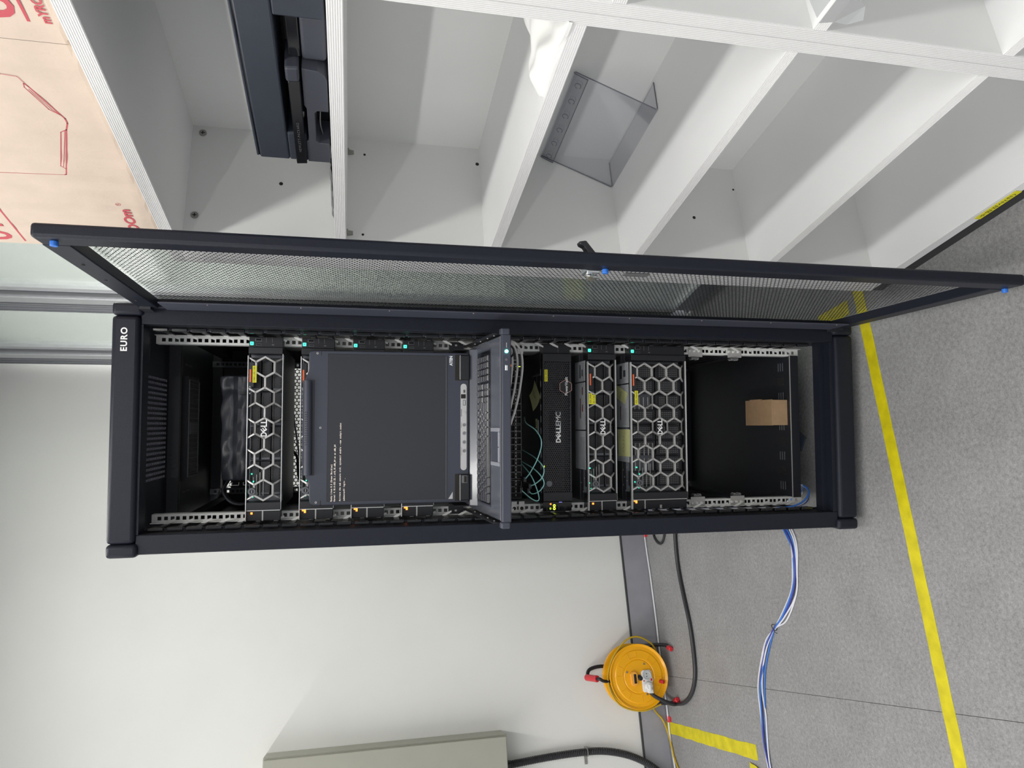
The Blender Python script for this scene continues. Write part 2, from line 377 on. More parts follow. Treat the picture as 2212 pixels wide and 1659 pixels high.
# corridor behind the glass
struct(wslab('wall_corridor', m_cwall, 3.2, 3.3, -4.6, 4.5, 1.40, 3.1))
t2 = struct(wslab('trim_1', m_cwall2, 3.17, 3.3, -4.6, 4.5, 0.0, 1.40))
struct(wslab('floor_corridor', m_cfloor, WX+0.045, 3.3, -4.6, 4.5, -0.1, -0.001))
struct(wslab('ceiling_corridor', m_ceil, WX+0.09, 3.3, -4.6, 4.5, 3.1, 3.2))
struct(wslab('wall_corridor_end', m_cwall, WX+0.09, 3.3, 4.5, 4.6, 0.0, 3.1))
struct(wslab('trim_2', m_cgreen, WX+0.10, 1.9, 2.2, 2.6, 0.0, 0.02))

# ------------------------------------------------------------------ floor tapes
def ragged(pts_l, pts_r, z=0.0006, t=0.0008):
    n = len(pts_l); vs = [(x, y, 0.0) for x, y in pts_l]+[(x, y, 0.0) for x, y in pts_r]+[(x, y, t) for x, y in pts_l]+[(x, y, t) for x, y in pts_r]
    fs = [(2*n+i, 3*n+i, 3*n+i+1, 2*n+i+1) for i in range(n-1)]+[(i, 2*n+i, 2*n+i+1, i+1) for i in range(n-1)]+[(n+i, n+i+1, 3*n+i+1, 3*n+i) for i in range(n-1)]
    fs += [(0, n, 3*n, 2*n), (n-1, 3*n-1, 4*n-1, 2*n-1)]
    return MB().add(vs, fs)
def tape_run(p, q, wd, n, jit, z=0.0008):
    p = Vector(p); q = Vector(q); t = (q-p).normalized(); nn = Vector((-t.y, t.x)); L = []; Rr = []
    for i in range(n+1):
        c = p.lerp(q, i/n); L.append(c+nn*(wd/2+random.uniform(-jit, jit))); Rr.append(c-nn*(wd/2+random.uniform(-jit, jit)))
    return ragged([(a.x, a.y) for a in L], [(a.x, a.y) for a in Rr])
solo(tape_run((0.62, -0.112), (-1.7, -0.044), 0.041, 60, 0.0008).build('floor_tape', m_ftape), 'long yellow floor tape line running across the floor in front of the rack', 'floor tape', 'yellow tapes on the floor')
solo(tape_run((0.372, 0.09), (0.362, -0.052), 0.046, 8, 0.0012).build('floor_tape', m_ftape), 'short yellow tape piece on the floor beside the right foot of the rack', 'floor tape', 'yellow tapes on the floor')
solo(tape_run((-0.999, 1.736), (-0.9985, 0.920), 0.052, 24, 0.0016).build('floor_tape', m_ftape), 'short yellow floor tape strip leading from the skirting beside the cable reel', 'floor tape', 'yellow tapes on the floor')
tp = tape_run((-1.047, 0.985), (-1.075, 0.86), 0.024, 8, 0.003)
tp.v = [(x, y, z+0.001+0.004*max(0, math.sin((y-0.86)*24))) for x, y, z in tp.v]
solo(tp.build('floor_tape', m_ftape), 'torn crumpled yellow tape scrap at the end of the short strip', 'floor tape', 'yellow tapes on the floor')

# ------------------------------------------------------------------ shelving
def ribs_h(y0, y1, z0, z1, x, n=7, d=0.0011):           # horizontal board edge facing -x
    h = (z1-z0)/n; mb = MB()
    poly = [(x+0.003, z0), (x+0.003, z1)]
    pr = []
    for i in range(n):
        a = z1-i*h; pr += [(x-d, a-0.00025), (x-d, a-h*0.62), (x, a-h*0.72), (x, a-h+0.0003)]
    return mb.prism(poly+pr, y0, y1, 'y')
def ribs_v(z0, z1, y0, y1, x, n=7, d=0.0011):
    h = (y1-y0)/n; pr = []
    for i in range(n):
        a = y1-i*h; pr += [(x-d, a-0.00025), (x-d, a-h*0.62), (x, a-h*0.72), (x, a-h+0.0003)]
    return MB().prism([(x+0.003, y0), (x+0.003, y1)]+pr, z0, z1, 'z')
XF = 0.3435; XB = 0.690
def unit(y0, y1, zs, label, top=None, extra_end=None):
    t = thing('shelving_unit', label, 'shelving unit', ((XF+XB)/2, (y0+y1)/2, 0.0), group='white shelving units')
    pt = 0.0225
    zt = top if top else 1.877
    for a in (y0, y1-pt):
        pn = MB().box(XF+0.002, XB, a, a+pt, 0.0645, zt-0.027 if True else zt).build('side_panel', m_board2 if a != y0 else m_board2, t)
        ribs_v(0.0645, zt-0.027, a+0.0002, a+pt-0.0002, XF).build('edge_band', m_edge, pn)
    if extra_end:
        e = MB().box(XF+0.002, XB, y1+0.0003, extra_end, 0.0645, zt-0.027).build('end_panel', m_board2, t); ribs_v(0.0645, zt-0.027, y1+0.0003, extra_end-0.0002, XF, 8).build('edge_band', m_edge, e)
        y1e = extra_end
    else: y1e = y1
    MB().box(0.6755, XB, y0+pt, y1-pt, 0.0645, zt-0.027).build('back_panel', m_board2, t)
    b = MB().box(XF+0.002, XB, y0, y1e, zt-0.027, zt).build('top_board', m_board, t); ribs_h(y0, y1e, zt-0.027, zt, XF, 8).build('edge_band', m_edge, b)
    b = MB().box(XF+0.001, XB, y0, y1e, 0.0370, 0.0645).build('base_board', m_board, t, bevel=0.0008)
    MB().box(XF+0.004, XB, y0, y1e, 0.0, 0.0370).build('plinth', m_plinth, t)
    for a, c in zs:
        s_ = MB().box(XF+0.002, 0.6755, y0+pt, y1-pt, a, c).build('shelf', m_board, t); ribs_h(y0+pt, y1-pt, a, c, XF, 7).build('edge_band', m_edge, s_)
    return t
uA = unit(-1.0075, -0.2280, ((0.4215, 0.4435), (0.787, 0.808), (1.1400, 1.1640), (1.4925, 1.5165)),
     'white shelving unit holding the printer and the clear holder, behind the open rack door', extra_end=-0.195)
uB = unit(-1.795, -1.0085, ((0.4180, 0.4400), (0.7690, 0.7925), (1.0955, 1.1180), (1.4925, 1.5165)),
     'white shelving unit at the right edge, nearer than the one with the printer')
# screws, dowel holes and shelf pins in the far side panel
for (x, z) in ((0.697, 1.8267), (0.4314, 1.8283)):
    x = min(x, 0.655)
    s_ = MB().cyl((x, -0.2505, z), (x, -0.2532, z), 0.0085, 16).build('screw', m_screw, uA, smooth=True)
    MB().box(x-0.0045, x+0.0045, -0.2537, -0.2531, z-0.001, z+0.001).box(x-0.001, x+0.001, -0.2537, -0.2531, z-0.0045, z+0.0045).build('cross_slot', m_hole, s_)
for (x, z) in ((0.530, 1.645), (0.630, 1.452), (0.405, 1.455), (0.628, 1.150+0.02), (0.512, 0.585), (0.61, 0.452)):
    r = 0.0045 if 1.3 > z > 0.5 or z > 1.6 else 0.003
    MB().cyl((x, -0.2500, z), (x, -0.2512, z), r, 12).build('dowel_hole', m_hole, uA)
for x in (0.632, 0.406):
    MB().box(x-0.006, x+0.006, -0.262, -0.2505, 1.4895, 1.4925).prism([(x-0.004, 1.478), (x+0.004, 1.478), (x+0.006, 1.4895), (x-0.006, 1.4895)], -0.256, -0.2505).build('shelf_pin', m_screw, uA)
# yellow label on the base board, with its writing
def onx(x0):                                             # text plane facing -x : reading direction runs toward -y
    return lambda a, b, c: (x0-b, -a, c)
lb = solo(MB().box(XF-0.0012, XF-0.0002, -0.690, -0.577, 0.0385, 0.0545).build('shelf_label', m_ytape), 'yellow printed label strip on the white base board edge near the floor', 'label')
text('수입검사(전)', 0.586, 0.680, 0.0410, 0.0525, 0.0016, m_ink, lb, MAP=onx(XF))

# clear tape scrap on the nearer unit's shelf edge
tpv = []
solo(MB().add([(XF-0.0025, -1.045, 0.792), (XF-0.0025, -1.10, 0.792), (XF-0.0025, -1.10, 0.770), (XF-0.0025, -1.05, 0.770), (XF+0.05, -1.04, 0.7945), (XF+0.05, -1.10, 0.7945),
             (XF-0.006, -1.052, 0.750), (XF-0.003, -1.085, 0.742), (XF-0.012, -1.068, 0.735)],
            [(0, 1, 2, 3), (0, 4, 5, 1), (3, 2, 7, 6), (6, 7, 8)]).build('clear_tape_scrap', m_film), 'crumpled scrap of clear tape stuck over a shelf edge of the nearer unit', 'tape')
# white box just inside the frame, on the nearer unit
bx = thing('paper_tray', 'white open paper box edge on the nearer shelving unit, at the frame edge', 'box', (0.50, -1.16, 1.118))
MB().box(0.365, 0.60, -1.42, -1.05, 1.118, 1.121).build('tray_floor', m_whitep, bx)
MB().box(0.365, 0.368, -1.42, -1.05, 1.121, 1.150).box(0.597, 0.60, -1.42, -1.05, 1.121, 1.150).box(0.368, 0.597, -1.053, -1.05, 1.121, 1.150).build('tray_rim', m_whitep, bx)

# ------------------------------------------------------------------ cardboard boxes on top of the shelving
def printed_box(name, label, y0, y1, x0, x1, z0, z1):
    t = thing(name, label, 'cardboard box', ((x0+x1)/2, (y0+y1)/2, z0), group='cardboard boxes on the shelving')
    mb = MB(); n = 24
    # body with a slightly bulging, worn lower edge
    vs = []; fs = []
    prof = [(z0+0.0085, 0.006), (z0+0.0115, 0.001), (z0+0.02, 0.0), (z1-0.02, 0.0), (z1, 0.003)]
    for i in range(n+1):
        y = y0+(y1-y0)*i/n
        for (z, d) in prof: vs.append((x0+d+random.uniform(-0.0008, 0.0008)*(1 if z < z0+0.03 else 0.2), y, z+(0.0022*random.random() if z < z0+0.012 else 0)))
    m_ = len(prof)
    for i in range(n):
        for k in range(m_-1): fs.append((i*m_+k, i*m_+k+1, (i+1)*m_+k+1, (i+1)*m_+k))
    mb.add(vs, fs)
    mb.add([(x0+0.006, y0, z0), (x1, y0, z0), (x1, y1, z0), (x0+0.006, y1, z0), (x0+0.003, y0, z1), (x1, y0, z1), (x1, y1, z1), (x0+0.003, y1, z1)],
           [(0, 3, 2, 1), (4, 5, 6, 7), (0, 1, 5, 4), (1, 2, 6, 5), (2, 3, 7, 6)])
    mb.build('carton', m_cardbig, t)
    return t
XC = 0.372
cb = printed_box('cardboard_box', 'large pale cardboard box with red outline drawing, on top of the shelving', -0.806, -0.192, XC, XC+0.33, 1.8775, 2.42)
MB().box(XC+0.007, XC+0.32, -0.805, -0.196, 1.8772, 1.8885).build('shadow_gap_strip', m_cardedge, cb)  # dark brown strip, colours in the shadow gap between box and shelf
def stroke(pts, wd, parent, name='printed_line', x=None):
    x = XC-0.0006 if x is None else x; mb = MB()
    for p, q in zip(pts[:-1], pts[1:]):
        a = Vector(p); b = Vector(q); t = (b-a).normalized(); n = Vector((-t.y, t.x))*wd/2; e = t*wd*0.4
        pp = [a-e+n, a-e-n, b+e-n, b+e+n]; mb.add([(x, c.x, c.y) for c in pp], [(0, 1, 2, 3)])
    return mb.build(name, m_redink, parent)
stroke([(-0.7330, 2.045), (-0.7298, 2.0153), (-0.727, 1.9934), (-0.7067, 1.9855)], 0.0010, cb)
stroke([(-0.7067, 1.9855), (-0.6333, 1.9569), (-0.6214, 1.9573), (-0.6034, 1.9647), (-0.4685, 2.0096), (-0.4667, 2.0126)], 0.0022, cb)
stroke([(-0.4667, 2.0126), (-0.4602, 2.1239), (-0.455, 2.20)], 0.0010, cb)
stroke([(-0.7067, 1.9855), (-0.7123, 1.990), (-0.7037, 1.9919), (-0.654, 1.9743), (-0.6420, 1.9612)], 0.0013, cb)
stroke([(-0.700, 1.9870), (-0.655, 1.9700), (-0.6400, 1.9600)], 0.0010, cb)
stroke([(-0.6034, 1.9647), (-0.5957, 1.976), (-0.4944, 2.0103), (-0.4866, 2.0043)], 0.0015, cb)
stroke([(-0.6002, 1.9680), (-0.4921, 2.0064)], 0.0011, cb)
def xtext(body, ya, yb, z0, z1, parent, x, bold=0.02, slant=0.0, name='printed_word'):
    vs, fs = text_pts(body, bold); vs = fit(vs, -ya, -yb, z0, z1)     # reading runs from y=ya (large) toward y=yb (small)
    return MB().add([(x, -v.x+slant*(v.y-z0), v.y) for v in vs], fs).build(name, m_redink, parent)
xtext('mYROOm', -0.1985, -0.356, 1.9290, 1.9510, cb, XC-0.0012, 0.035)
rg = MB(); 
for k in range(16):
    a0, a1 = 2*PI*k/16, 2*PI*(k+1)/16
    rg.add([(XC-0.0007, -0.3735+rr*math.cos(a), 1.9462+rr*math.sin(a)) for a, rr in ((a0, 0.0050), (a1, 0.0050), (a1, 0.0042), (a0, 0.0042))], [(0, 1, 2, 3)])
rg.build('registered_ring', m_redink, cb)
xtext('R', -0.3712, -0.3758, 1.9440, 1.9486, cb, XC-0.0007, 0.0)
xtext('01', -0.205, -0.272, 2.196, 2.262, cb, XC-0.0007, 0.01)
stroke([(-0.2045, 2.1780), (-0.36, 2.1777)], 0.0035, cb)
cb2 = printed_box('cardboard_box', 'worn pale cardboard box with large red numerals, nearer end of the shelving top', -1.44, -0.8063, XC+0.0005, XC+0.33, 1.8775, 2.42)
xtext('mYROOm', -0.8445, -0.918, 1.9020, 1.9165, cb2, XC-0.0012+0.0005, 0.035)
xtext('01', -0.846, -0.925, 1.9425, 1.995, cb2, XC-0.0006+0.0005, 0.015)
stroke([(-0.8459, 1.9330), (-0.97, 1.9330)], 0.0045, cb2, x=XC-0.0006+0.0005)
MB().box(XC+0.011, XC+0.32, -1.43, -0.81, 1.8772, 1.8885).build('shadow_gap_strip', m_cardedge, cb2)  # same painted shadow gap under the nearer box
solo_d = MB().tube([(XC+0.003, -0.812, 1.893), (XC-0.001, -0.808, 1.889), (XC+0.003, -0.803, 1.886)], 0.003, 6).build('torn_corner', m_cardedge, cb2)

# ------------------------------------------------------------------ printer
def printer():
    t = thing('printer', 'dark slate inkjet printer with black control bar on the printer shelf', 'printer', (0.50, -0.80, 1.5165))
    x0 = 0.366; zb = 1.5165
    yl, yr_ = -0.576, -1.035
    # body: scanner section above, recess below
    body = MB()
    body.box(x0, 0.640, yr_, yl+0.001, 1.5940, 1.6470)                              # upper block
    body.box(x0, 0.640, yr_, -0.913, zb+0.004, 1.5940)                              # right block
    body.box(x0, 0.640, -0.652, yl+0.001, 1.560, 1.5940)                            # left block
    body.box(x0+0.09, 0.640, -0.913, -0.60, zb+0.004, 1.5940)                       # inside back
    body.build('body', m_print, t, bevel=0.003)
    MB().box(x0+0.003, 0.638, yr_+0.002, yl-0.002, 1.6470, 1.6486).build('lid_seam', m_gloss, t)
    MB().box(x0+0.001, 0.636, yr_+0.004, yl-0.003, 1.6486, 1.6530).build('scanner_lid', m_print, t, bevel=0.0015)
    MB().box(x0+0.085, x0+0.09, -0.913, -0.652, 1.560, 1.5940).build('slot_cavity', m_gloss, t)
    g = MB()
    for k in range(12): g.box(x0+0.060, x0+0.084, -0.905+0.0066*k, -0.9005+0.0066*k, 1.572, 1.579)
    g.build('paper_guide', m_strip, t)
    MB().prism([(x0-0.006, 1.5625), (x0-0.008, 1.5815), (x0+0.050, 1.5840), (x0+0.050, 1.5640)], -0.790, yl+0.002, 'y').build('control_panel', m_gloss, t, bevel=0.0015)
    MB().prism([(x0-0.008, 1.5625), (x0-0.010, 1.5840), (x0+0.050, 1.5865), (x0+0.050, 1.5640)], -0.822, -0.7905, 'y').build('panel_end', m_print2, t, bevel=0.004)
    MB().prism([(x0+0.014, 1.5600), (x0+0.012, 1.5780), (x0+0.050, 1.5800), (x0+0.050, 1.5610)], -0.913, -0.8225, 'y').build('panel_wing', m_gloss, t, bevel=0.002)
    text('HEWLETT-PACKARD', 0.612, 0.692, 1.5704, 1.5748, 0.0092, m_silverd, t, MAP=lambda a, b, c: (x0-b+0.0007, -a, c), space=1.25)
    tr = [(0.576, zb+0.0035), (0.632, zb+0.0035), (0.632, zb+0.022), (0.638, zb+0.027), (0.712, zb+0.027), (0.718, zb+0.022), (0.718, zb+0.0035), (0.792, zb+0.0035), (0.804, zb+0.008), (0.812, zb+0.018), (0.815, 1.5590), (0.730, 1.5595), (0.722, 1.5560), (0.640, 1.5565), (0.634, 1.5605), (0.576, 1.5605)]
    MB().add([(x0-0.002, -u, v) for u, v in tr]+[(x0+0.050, -u, v) for u, v in tr],
             [tuple(range(len(tr)))]+[tuple(range(2*len(tr)-1, len(tr)-1, -1))]+[((i+1) % len(tr), i, len(tr)+i, len(tr)+(i+1) % len(tr)) for i in range(len(tr))]).build('paper_tray', m_print2, t, bevel=0.0012)
    MB().box(x0+0.014, x0+0.050, -0.905, -0.8160, zb+0.0035, 1.5590).build('tray_side', m_print2, t, bevel=0.006)
    MB().box(x0+0.049, x0+0.0495, -0.718, -0.632, zb+0.0035, zb+0.027).build('tray_cavity', m_gloss, t)
    MB().tube([(x0+0.02, -0.632, zb+0.016), (x0+0.012, -0.67, zb+0.019), (x0+0.02, -0.706, zb+0.018)], 0.0010, 6).build('paper_stop', m_silverd, t)
    for a in (-0.60, -0.98):
        for b in (x0+0.03, 0.60): MB().cyl((b, a, zb), (b, a, zb+0.006), 0.009, 12).build('rubber_foot', m_bplast, t)
printer()
# small film bag under the printer corner
vs = []; fs = []
for i in range(10):
    for j in range(7):
        y = -0.40-0.165*i/9; x = 0.352+0.05*j/6
        vs.append((x, y, 1.5172+0.005*abs(math.sin(i*1.9+j*1.1))*(1 if 0 < j < 6 else 0.3)))
fs = [(i*7+j, i*7+j+1, (i+1)*7+j+1, (i+1)*7+j) for i in range(9) for j in range(6)]
solo(MB().add(vs, fs).build('plastic_bag', m_bag, smooth=True), 'small crumpled grey plastic film bag beside the printer', 'plastic bag')
# white cloth / gloves on the shelf below
def cloth():
    nx, ny = 22, 30; vs = []; fs = []
    for i in range(nx+1):
        for j in range(ny+1):
            u, v = i/nx, j/ny
            yl = -0.785-0.055*abs(2*u-0.75)**1.6
            y = yl+(-1.0-yl)*v*1.03 if False else yl-(0.205+yl+0.785)*v
            x = 0.352+0.20*u+0.012*math.sin(v*5)
            e = min(1, 6*min(u, 1-u))*min(1, 7*v+0.0)
            h = 0.006+0.020*e*(0.55+0.45*math.sin(u*9+v*3.5))+0.012*e*math.exp(-((u-0.35-0.25*v)/0.07)**2)+0.010*e*math.exp(-((u-0.7+0.3*v)/0.09)**2)+0.004*math.sin(v*17+u*5)*e
            vs.append((x, y, 1.1642+max(0.0006, h)))
    fs = [(i*(ny+1)+j, (i+1)*(ny+1)+j, (i+1)*(ny+1)+j+1, i*(ny+1)+j+1) for i in range(nx) for j in range(ny)]
    b = len(vs)
    vs += [(x, y, 1.1643) for x, y, z in vs[:b]]
    fs += [(b+a, b+d, b+c, b+e) for a, e, c, d in fs[:]]
    rim = [(i*(ny+1)) for i in range(nx+1)]
    for k in range(nx): fs.append((rim[k], rim[k+1], b+rim[k+1], b+rim[k]))
    for k in range(ny): fs.append((k, b+k, b+k+1, k+1)); q = nx*(ny+1)+k; fs.append((q, q+1, b+q+1, b+q))
    o = MB().add(vs, fs).build('cloth', m_cloth, smooth=True)
    s_ = o.modifiers.new('s', 'SUBSURF'); s_.levels = 1; s_.render_levels = 2
    solo(o, 'crumpled white cotton cloth lying on the shelf below the printer', 'cloth')
cloth()
# clear acrylic document holder leaning on the back panel
def holder():
    t = thing('document_holder', 'clear bent acrylic document holder leaning inside the shelving unit', 'document holder', (0.62, -0.40, 0.808))
    ya, yb = -0.252, -0.553; th = 0.0022
    A = (0.5885, 0.8085); B = (0.6705, 0.9985); F = (0.664, 0.8085); G = (0.656, 0.968)
    def sheet(p, q, name):
        p = Vector(p); q = Vector(q); n = Vector((-(q-p).y, (q-p).x)).normalized()*th
        return MB().prism([tuple(p), tuple(q), tuple(q+n), tuple(p+n)], yb, ya, 'y').build(name, m_clear, t)
    sheet(A, B, 'back_sheet'); sheet(F, A, 'foot'); 
    sheet((B[0]-0.0045, B[1]-0.001), (G[0]-0.006, G[1]), 'top_flange')
    for y in (ya, yb):
        MB().tube([(F[0], y, F[1]+0.001), (A[0]+0.003, y, A[1]+0.001), (A[0], y, A[1]+0.004), (B[0]-0.001, y, B[1]-0.003), (B[0]-0.003, y, B[1]), (B[0]-0.006, y, B[1]-0.002), (G[0]-0.006, y, G[1])], 0.0013, 6, smooth=False).build('cut_edge', m_acryl, t)
    MB().tube([(G[0]-0.006, yb, G[1]), (G[0]-0.006, ya, G[1])], 0.0009, 5, smooth=False).build('flange_edge', m_acryl, t)
    MB().tube([(F[0], yb, F[1]+0.001), (F[0], ya, F[1]+0.001)], 0.0008, 5, smooth=False).build('foot_edge', m_sock, t)
    for k in range(6):
        y = ya-0.020-k*0.051; c = Vector(((B[0]+G[0])/2-0.0085, y, (B[1]+G[1])/2)); u = Vector((0, 1, 0)); v = Vector((B[0]-G[0], 0, B[1]-G[1])).normalized()
        MB().tube([c+(u*math.cos(a)+v*math.sin(a))*0.0072 for a in [2*PI*q/14 for q in range(13)]], 0.00075, 5, smooth=False).build('punched_hole_rim', m_acryl, t)
holder()

# ------------------------------------------------------------------ beige wall enclosure with conduit
en = thing('electrical_enclosure', 'beige metal electrical enclosure mounted on the white wall', 'electrical box', (-1.20, WY, 0.806))
MB().box(-1.50, -0.943, 1.607, WY-0.0005, 0.806, 1.818).build('enclosure_body', m_boxp, en, bevel=0.002)
MB().box(-1.50, -0.951, 1.588, 1.604, 0.810, 1.814).build('enclosure_door', m_boxp, en, bevel=0.0025)
MB().box(-1.50, -0.953, 1.603, 1.608, 0.812, 1.812).build('door_gasket', m_gask, en)
def hose(pts, r, name, label, pitch=0.0085):
    mb = MB(); P = [Vector(p) for p in pts]; Q = []; E = [P[0]*2-P[1]]+P+[P[-1]*2-P[-2]]
    for i in range(1, len(E)-2):
        p0, p1, p2, p3 = E[i-1:i+3]
        for k in range(12):
            t = k/12; Q.append(0.5*((2*p1)+(p2-p0)*t+(2*p0-5*p1+4*p2-p3)*t*t+(3*p1-p0-3*p2+p3)*t**3))
    Q.append(P[-1]); S = [Q[0]]; acc = 0
    for a, b in zip(Q[:-1], Q[1:]):
        L = (b-a).length; d = 0
        while acc+L-d >= pitch/4:
            d += pitch/4-acc; acc = 0; S.append(a.lerp(b, d/L))
        acc += L-d
    vs = []; fs = []; n = 14; prev = None
    for i, p in enumerate(S):
        t = (S[min(i+1, len(S)-1)]-S[max(i-1, 0)]).normalized()
        u = (Vector((0, 1, 0))-t*t.y).normalized() if prev is None else (prev-t*prev.dot(t)).normalized(); prev = u; q = t.cross(u)
        rr = r*(1.0 if i % 4 in (0, 1) else 0.86)
        for k in range(n): a = 2*PI*k/n; vs.append(p+u*math.cos(a)*rr+q*math.sin(a)*rr)
    for i in range(len(S)-1):
        for k in range(n): fs.append((i*n+k, i*n+(k+1) % n, (i+1)*n+(k+1) % n, (i+1)*n+k))
    o = mb.add(vs, fs).build(name, m_bcord, smooth=False); return o
hs = thing('corrugated_conduit', 'black corrugated conduit running down the wall from the enclosure', 'conduit', (-1.08, 1.71, 0.80))
ho = hose([(-1.083, 1.700, 0.806), (-1.078, 1.708, 0.72), (-1.070, 1.711, 0.60), (-1.0655, 1.711, 0.48), (-1.067, 1.711, 0.36), (-1.082, 1.709, 0.27), (-1.108, 1.703, 0.19), (-1.150, 1.695, 0.115), (-1.21, 1.69, 0.05), (-1.28, 1.69, 0.02)], 0.0165, 'conduit_tube', '')
ho.data.transform(Matrix.Translation(-Vector((-1.08, 1.71, 0.80)))); ho.parent = hs
MB().cyl((-1.083, 1.700, 0.806), (-1.083, 1.700, 0.776), 0.020, 16).build('gland_nut', m_bplast, hs, bevel=0.002)
cl = solo(MB().tube([(-1.0480, 1.7392, 0.415), (-1.0460, 1.712, 0.415), (-1.0540, 1.6935, 0.415), (-1.0660, 1.6905, 0.415), (-1.0780, 1.6935, 0.415), (-1.0850, 1.712, 0.415), (-1.0850, 1.7385, 0.415)], 0.0024, 6).build('cable_clamp', m_screw), 'steel saddle clamp holding the conduit to the wall', 'clamp')
cl.scale = (1, 1, 1)
MB().box(-1.120, -1.086, 1.7355, 1.7392, 0.408, 0.422).build('clamp_tab', m_screw, cl, bevel=0.001); MB().cyl((-1.110, 1.7355, 0.415), (-1.110, 1.733, 0.415), 0.0035, 10).build('clamp_screw', m_screw, cl)

# ------------------------------------------------------------------ cable reel
def reel():
    cx, cz, r = -0.7560, 0.1720, 0.1425
    t = thing('cable_reel', 'orange metal extension cable reel with red handle beside the skirting', 'cable reel', (cx, 1.62, 0.0))
    def disc(yf, dr, name):
        s_ = dr
        prof = [(0.0001, yf), (0.070, yf), (0.0735, yf+0.0025*s_), (0.077, yf), (0.112, yf), (0.116, yf+0.003*s_), (0.130, yf+0.003*s_), (0.134, yf-0.001*s_), (r-0.002, yf-0.004*s_), (r, yf-0.001*s_), (r-0.003, yf+0.003*s_), (0.130, yf+0.006*s_), (0.0001, yf+0.004*s_)]
        return MB().lathe([(a, b) for a, b in prof], (cx, 0, cz), 'y', 72).build(name, m_orange, t, smooth=True)
    f = disc(1.580, 1, 'front_flange'); disc(1.680, -1, 'back_flange')
    for k in range(6):                                              # pressed ribs
        a = k*PI/3+0.25
        pts = []
        for (rr, aa) in ((0.108, a-0.20), (0.084, a-0.20), (0.084, a+0.20), (0.108, a+0.20)): pts.append((cx+rr*math.cos(aa), 1.5795, cz+rr*math.sin(aa)))
        arc = [(cx+0.084*math.cos(a-0.20+0.4*q/6), 1.5795, cz+0.084*math.sin(a-0.20+0.4*q/6)) for q in range(7)]
        MB().tube([pts[0]]+arc+[pts[3]], 0.0012, 6, smooth=False).build('pressed_rib', m_orange, f, smooth=True)
    MB().cyl((cx, 1.59, cz), (cx, 1.676, cz), 0.062, 32).build('drum', m_orange, t, smooth=True)
    w_ = MB()
    for row in range(2):
        for k in range(9):
            rr = 0.068+row*0.0095; y = 1.592+k*0.0092
            w_.tube([(cx+rr*math.cos(a), y+0.004*math.sin(a*0.5), cz+rr*math.sin(a)) for a in [2*PI*q/24 for q in range(25)]], 0.0045, 6, smooth=False, cap=False)
    w_.build('wound_cord', m_ycord, t, smooth=True, kind='stuff')
    # cord loop lying over the rim and tail along the floor
    lp = [(cx+0.10*math.cos(a), 1.63, cz+0.10*math.sin(a)) for a in (3.4, 3.0)]
    MB().tube([(cx-0.128, 1.600, cz-0.10), (cx-0.150, 1.615, cz-0.01), (cx-0.115, 1.618, cz+0.095), (cx-0.02, 1.608, cz+0.143), (cx+0.075, 1.602, cz+0.118), (cx+0.155, 1.600, cz+0.045), (cx+0.172, 1.600, cz-0.02), (cx+0.140, 1.606, cz-0.085), (cx+0.095, 1.615, cz-0.115), (cx+0.05, 1.625, cz-0.12)], 0.0043, 8).build('cord_loop', m_ycord, t, smooth=True)
    MB().tube([(cx+0.05, 1.64, cz-0.09), (cx+0.118, 1.612, cz-0.055), (cx+0.138, 1.608, cz+0.02), (cx+0.10, 1.612, cz+0.098), (cx+0.0, 1.618, cz+0.137), (cx-0.09, 1.622, cz+0.10), (cx-0.132, 1.625, cz+0.02), (cx-0.13, 1.625, cz-0.06), (cx-0.10, 1.62, cz-0.10)], 0.0043, 8).build('cord_loop', m_ycord, t, smooth=True)
    # tube frame
    MB().tube([(cx+0.02, 1.706, cz-0.02), (cx+0.048, 1.703, cz+0.12), (cx+0.040, 1.700, cz+0.195), (cx+0.012, 1.690, cz+0.214), (cx+0.006, 1.68, cz+0.216)], 0.0085, 10).build('handle_tube', m_bplast, t, smooth=True)
    MB().tube([(cx+0.003, 1.60, cz+0.196), (cx+0.002, 1.585, cz+0.188), (cx-0.010, 1.605, cz+0.16), (cx-0.015, 1.628, cz+0.09), (cx-0.01, 1.70, cz)], 0.0075, 10).build('handle_tube', m_bplast, t, smooth=True)
    MB().tube([(cx+0.006, 1.690, cz+0.218), (cx+0.003, 1.600, cz+0.196)], 0.0150, 16, smooth=False).build('grip', m_red, t, smooth=True, bevel=0.003)
    for s_, nm in ((1, 0), (-1, 0)):
        MB().tube([(cx+s_*0.07, 1.700, cz-0.05), (cx+s_*0.118, 1.695, cz-0.075), (cx+s_*0.128, 1.66, 0.055), (cx+s_*0.126, 1.600, 0.018), (cx+s_*0.112, 1.565, 0.0115)], 0.0085, 10).build('leg', m_bplast, t, smooth=True)
        MB().tube([(cx+s_*0.116, 1.575, 0.0125), (cx+s_*0.108, 1.545, 0.0115)], 0.0112, 14, smooth=False).build('foot_cap', m_red, t, smooth=True, bevel=0.003)
    MB().tube([(cx-0.09, 1.70, cz-0.06), (cx+0.09, 1.70, cz-0.06)], 0.008, 10, smooth=False).cyl((cx, 1.575, cz), (cx, 1.705, cz), 0.008, 12).build('axle', m_bplast, t, smooth=True)
    yf = 1.5795
    MB().cyl((cx-0.008, yf, cz-0.004), (cx-0.008, yf-0.010, cz-0.004), 0.010, 16).build('centre_knob', m_bplast, t, smooth=True, bevel=0.0015)
    # breaker window
    b = MB(); pl = [(-0.030, -0.006), (-0.022, -0.016), (0.022, -0.018), (0.031, -0.008), (0.031, 0.008), (0.022, 0.018), (-0.022, 0.016), (-0.030, 0.006)]
    b.prism([(cx-0.008+u, cz+0.028+v) for u, v in pl], yf-0.012, yf).build('breaker_housing', m_orange2, t, bevel=0.003)
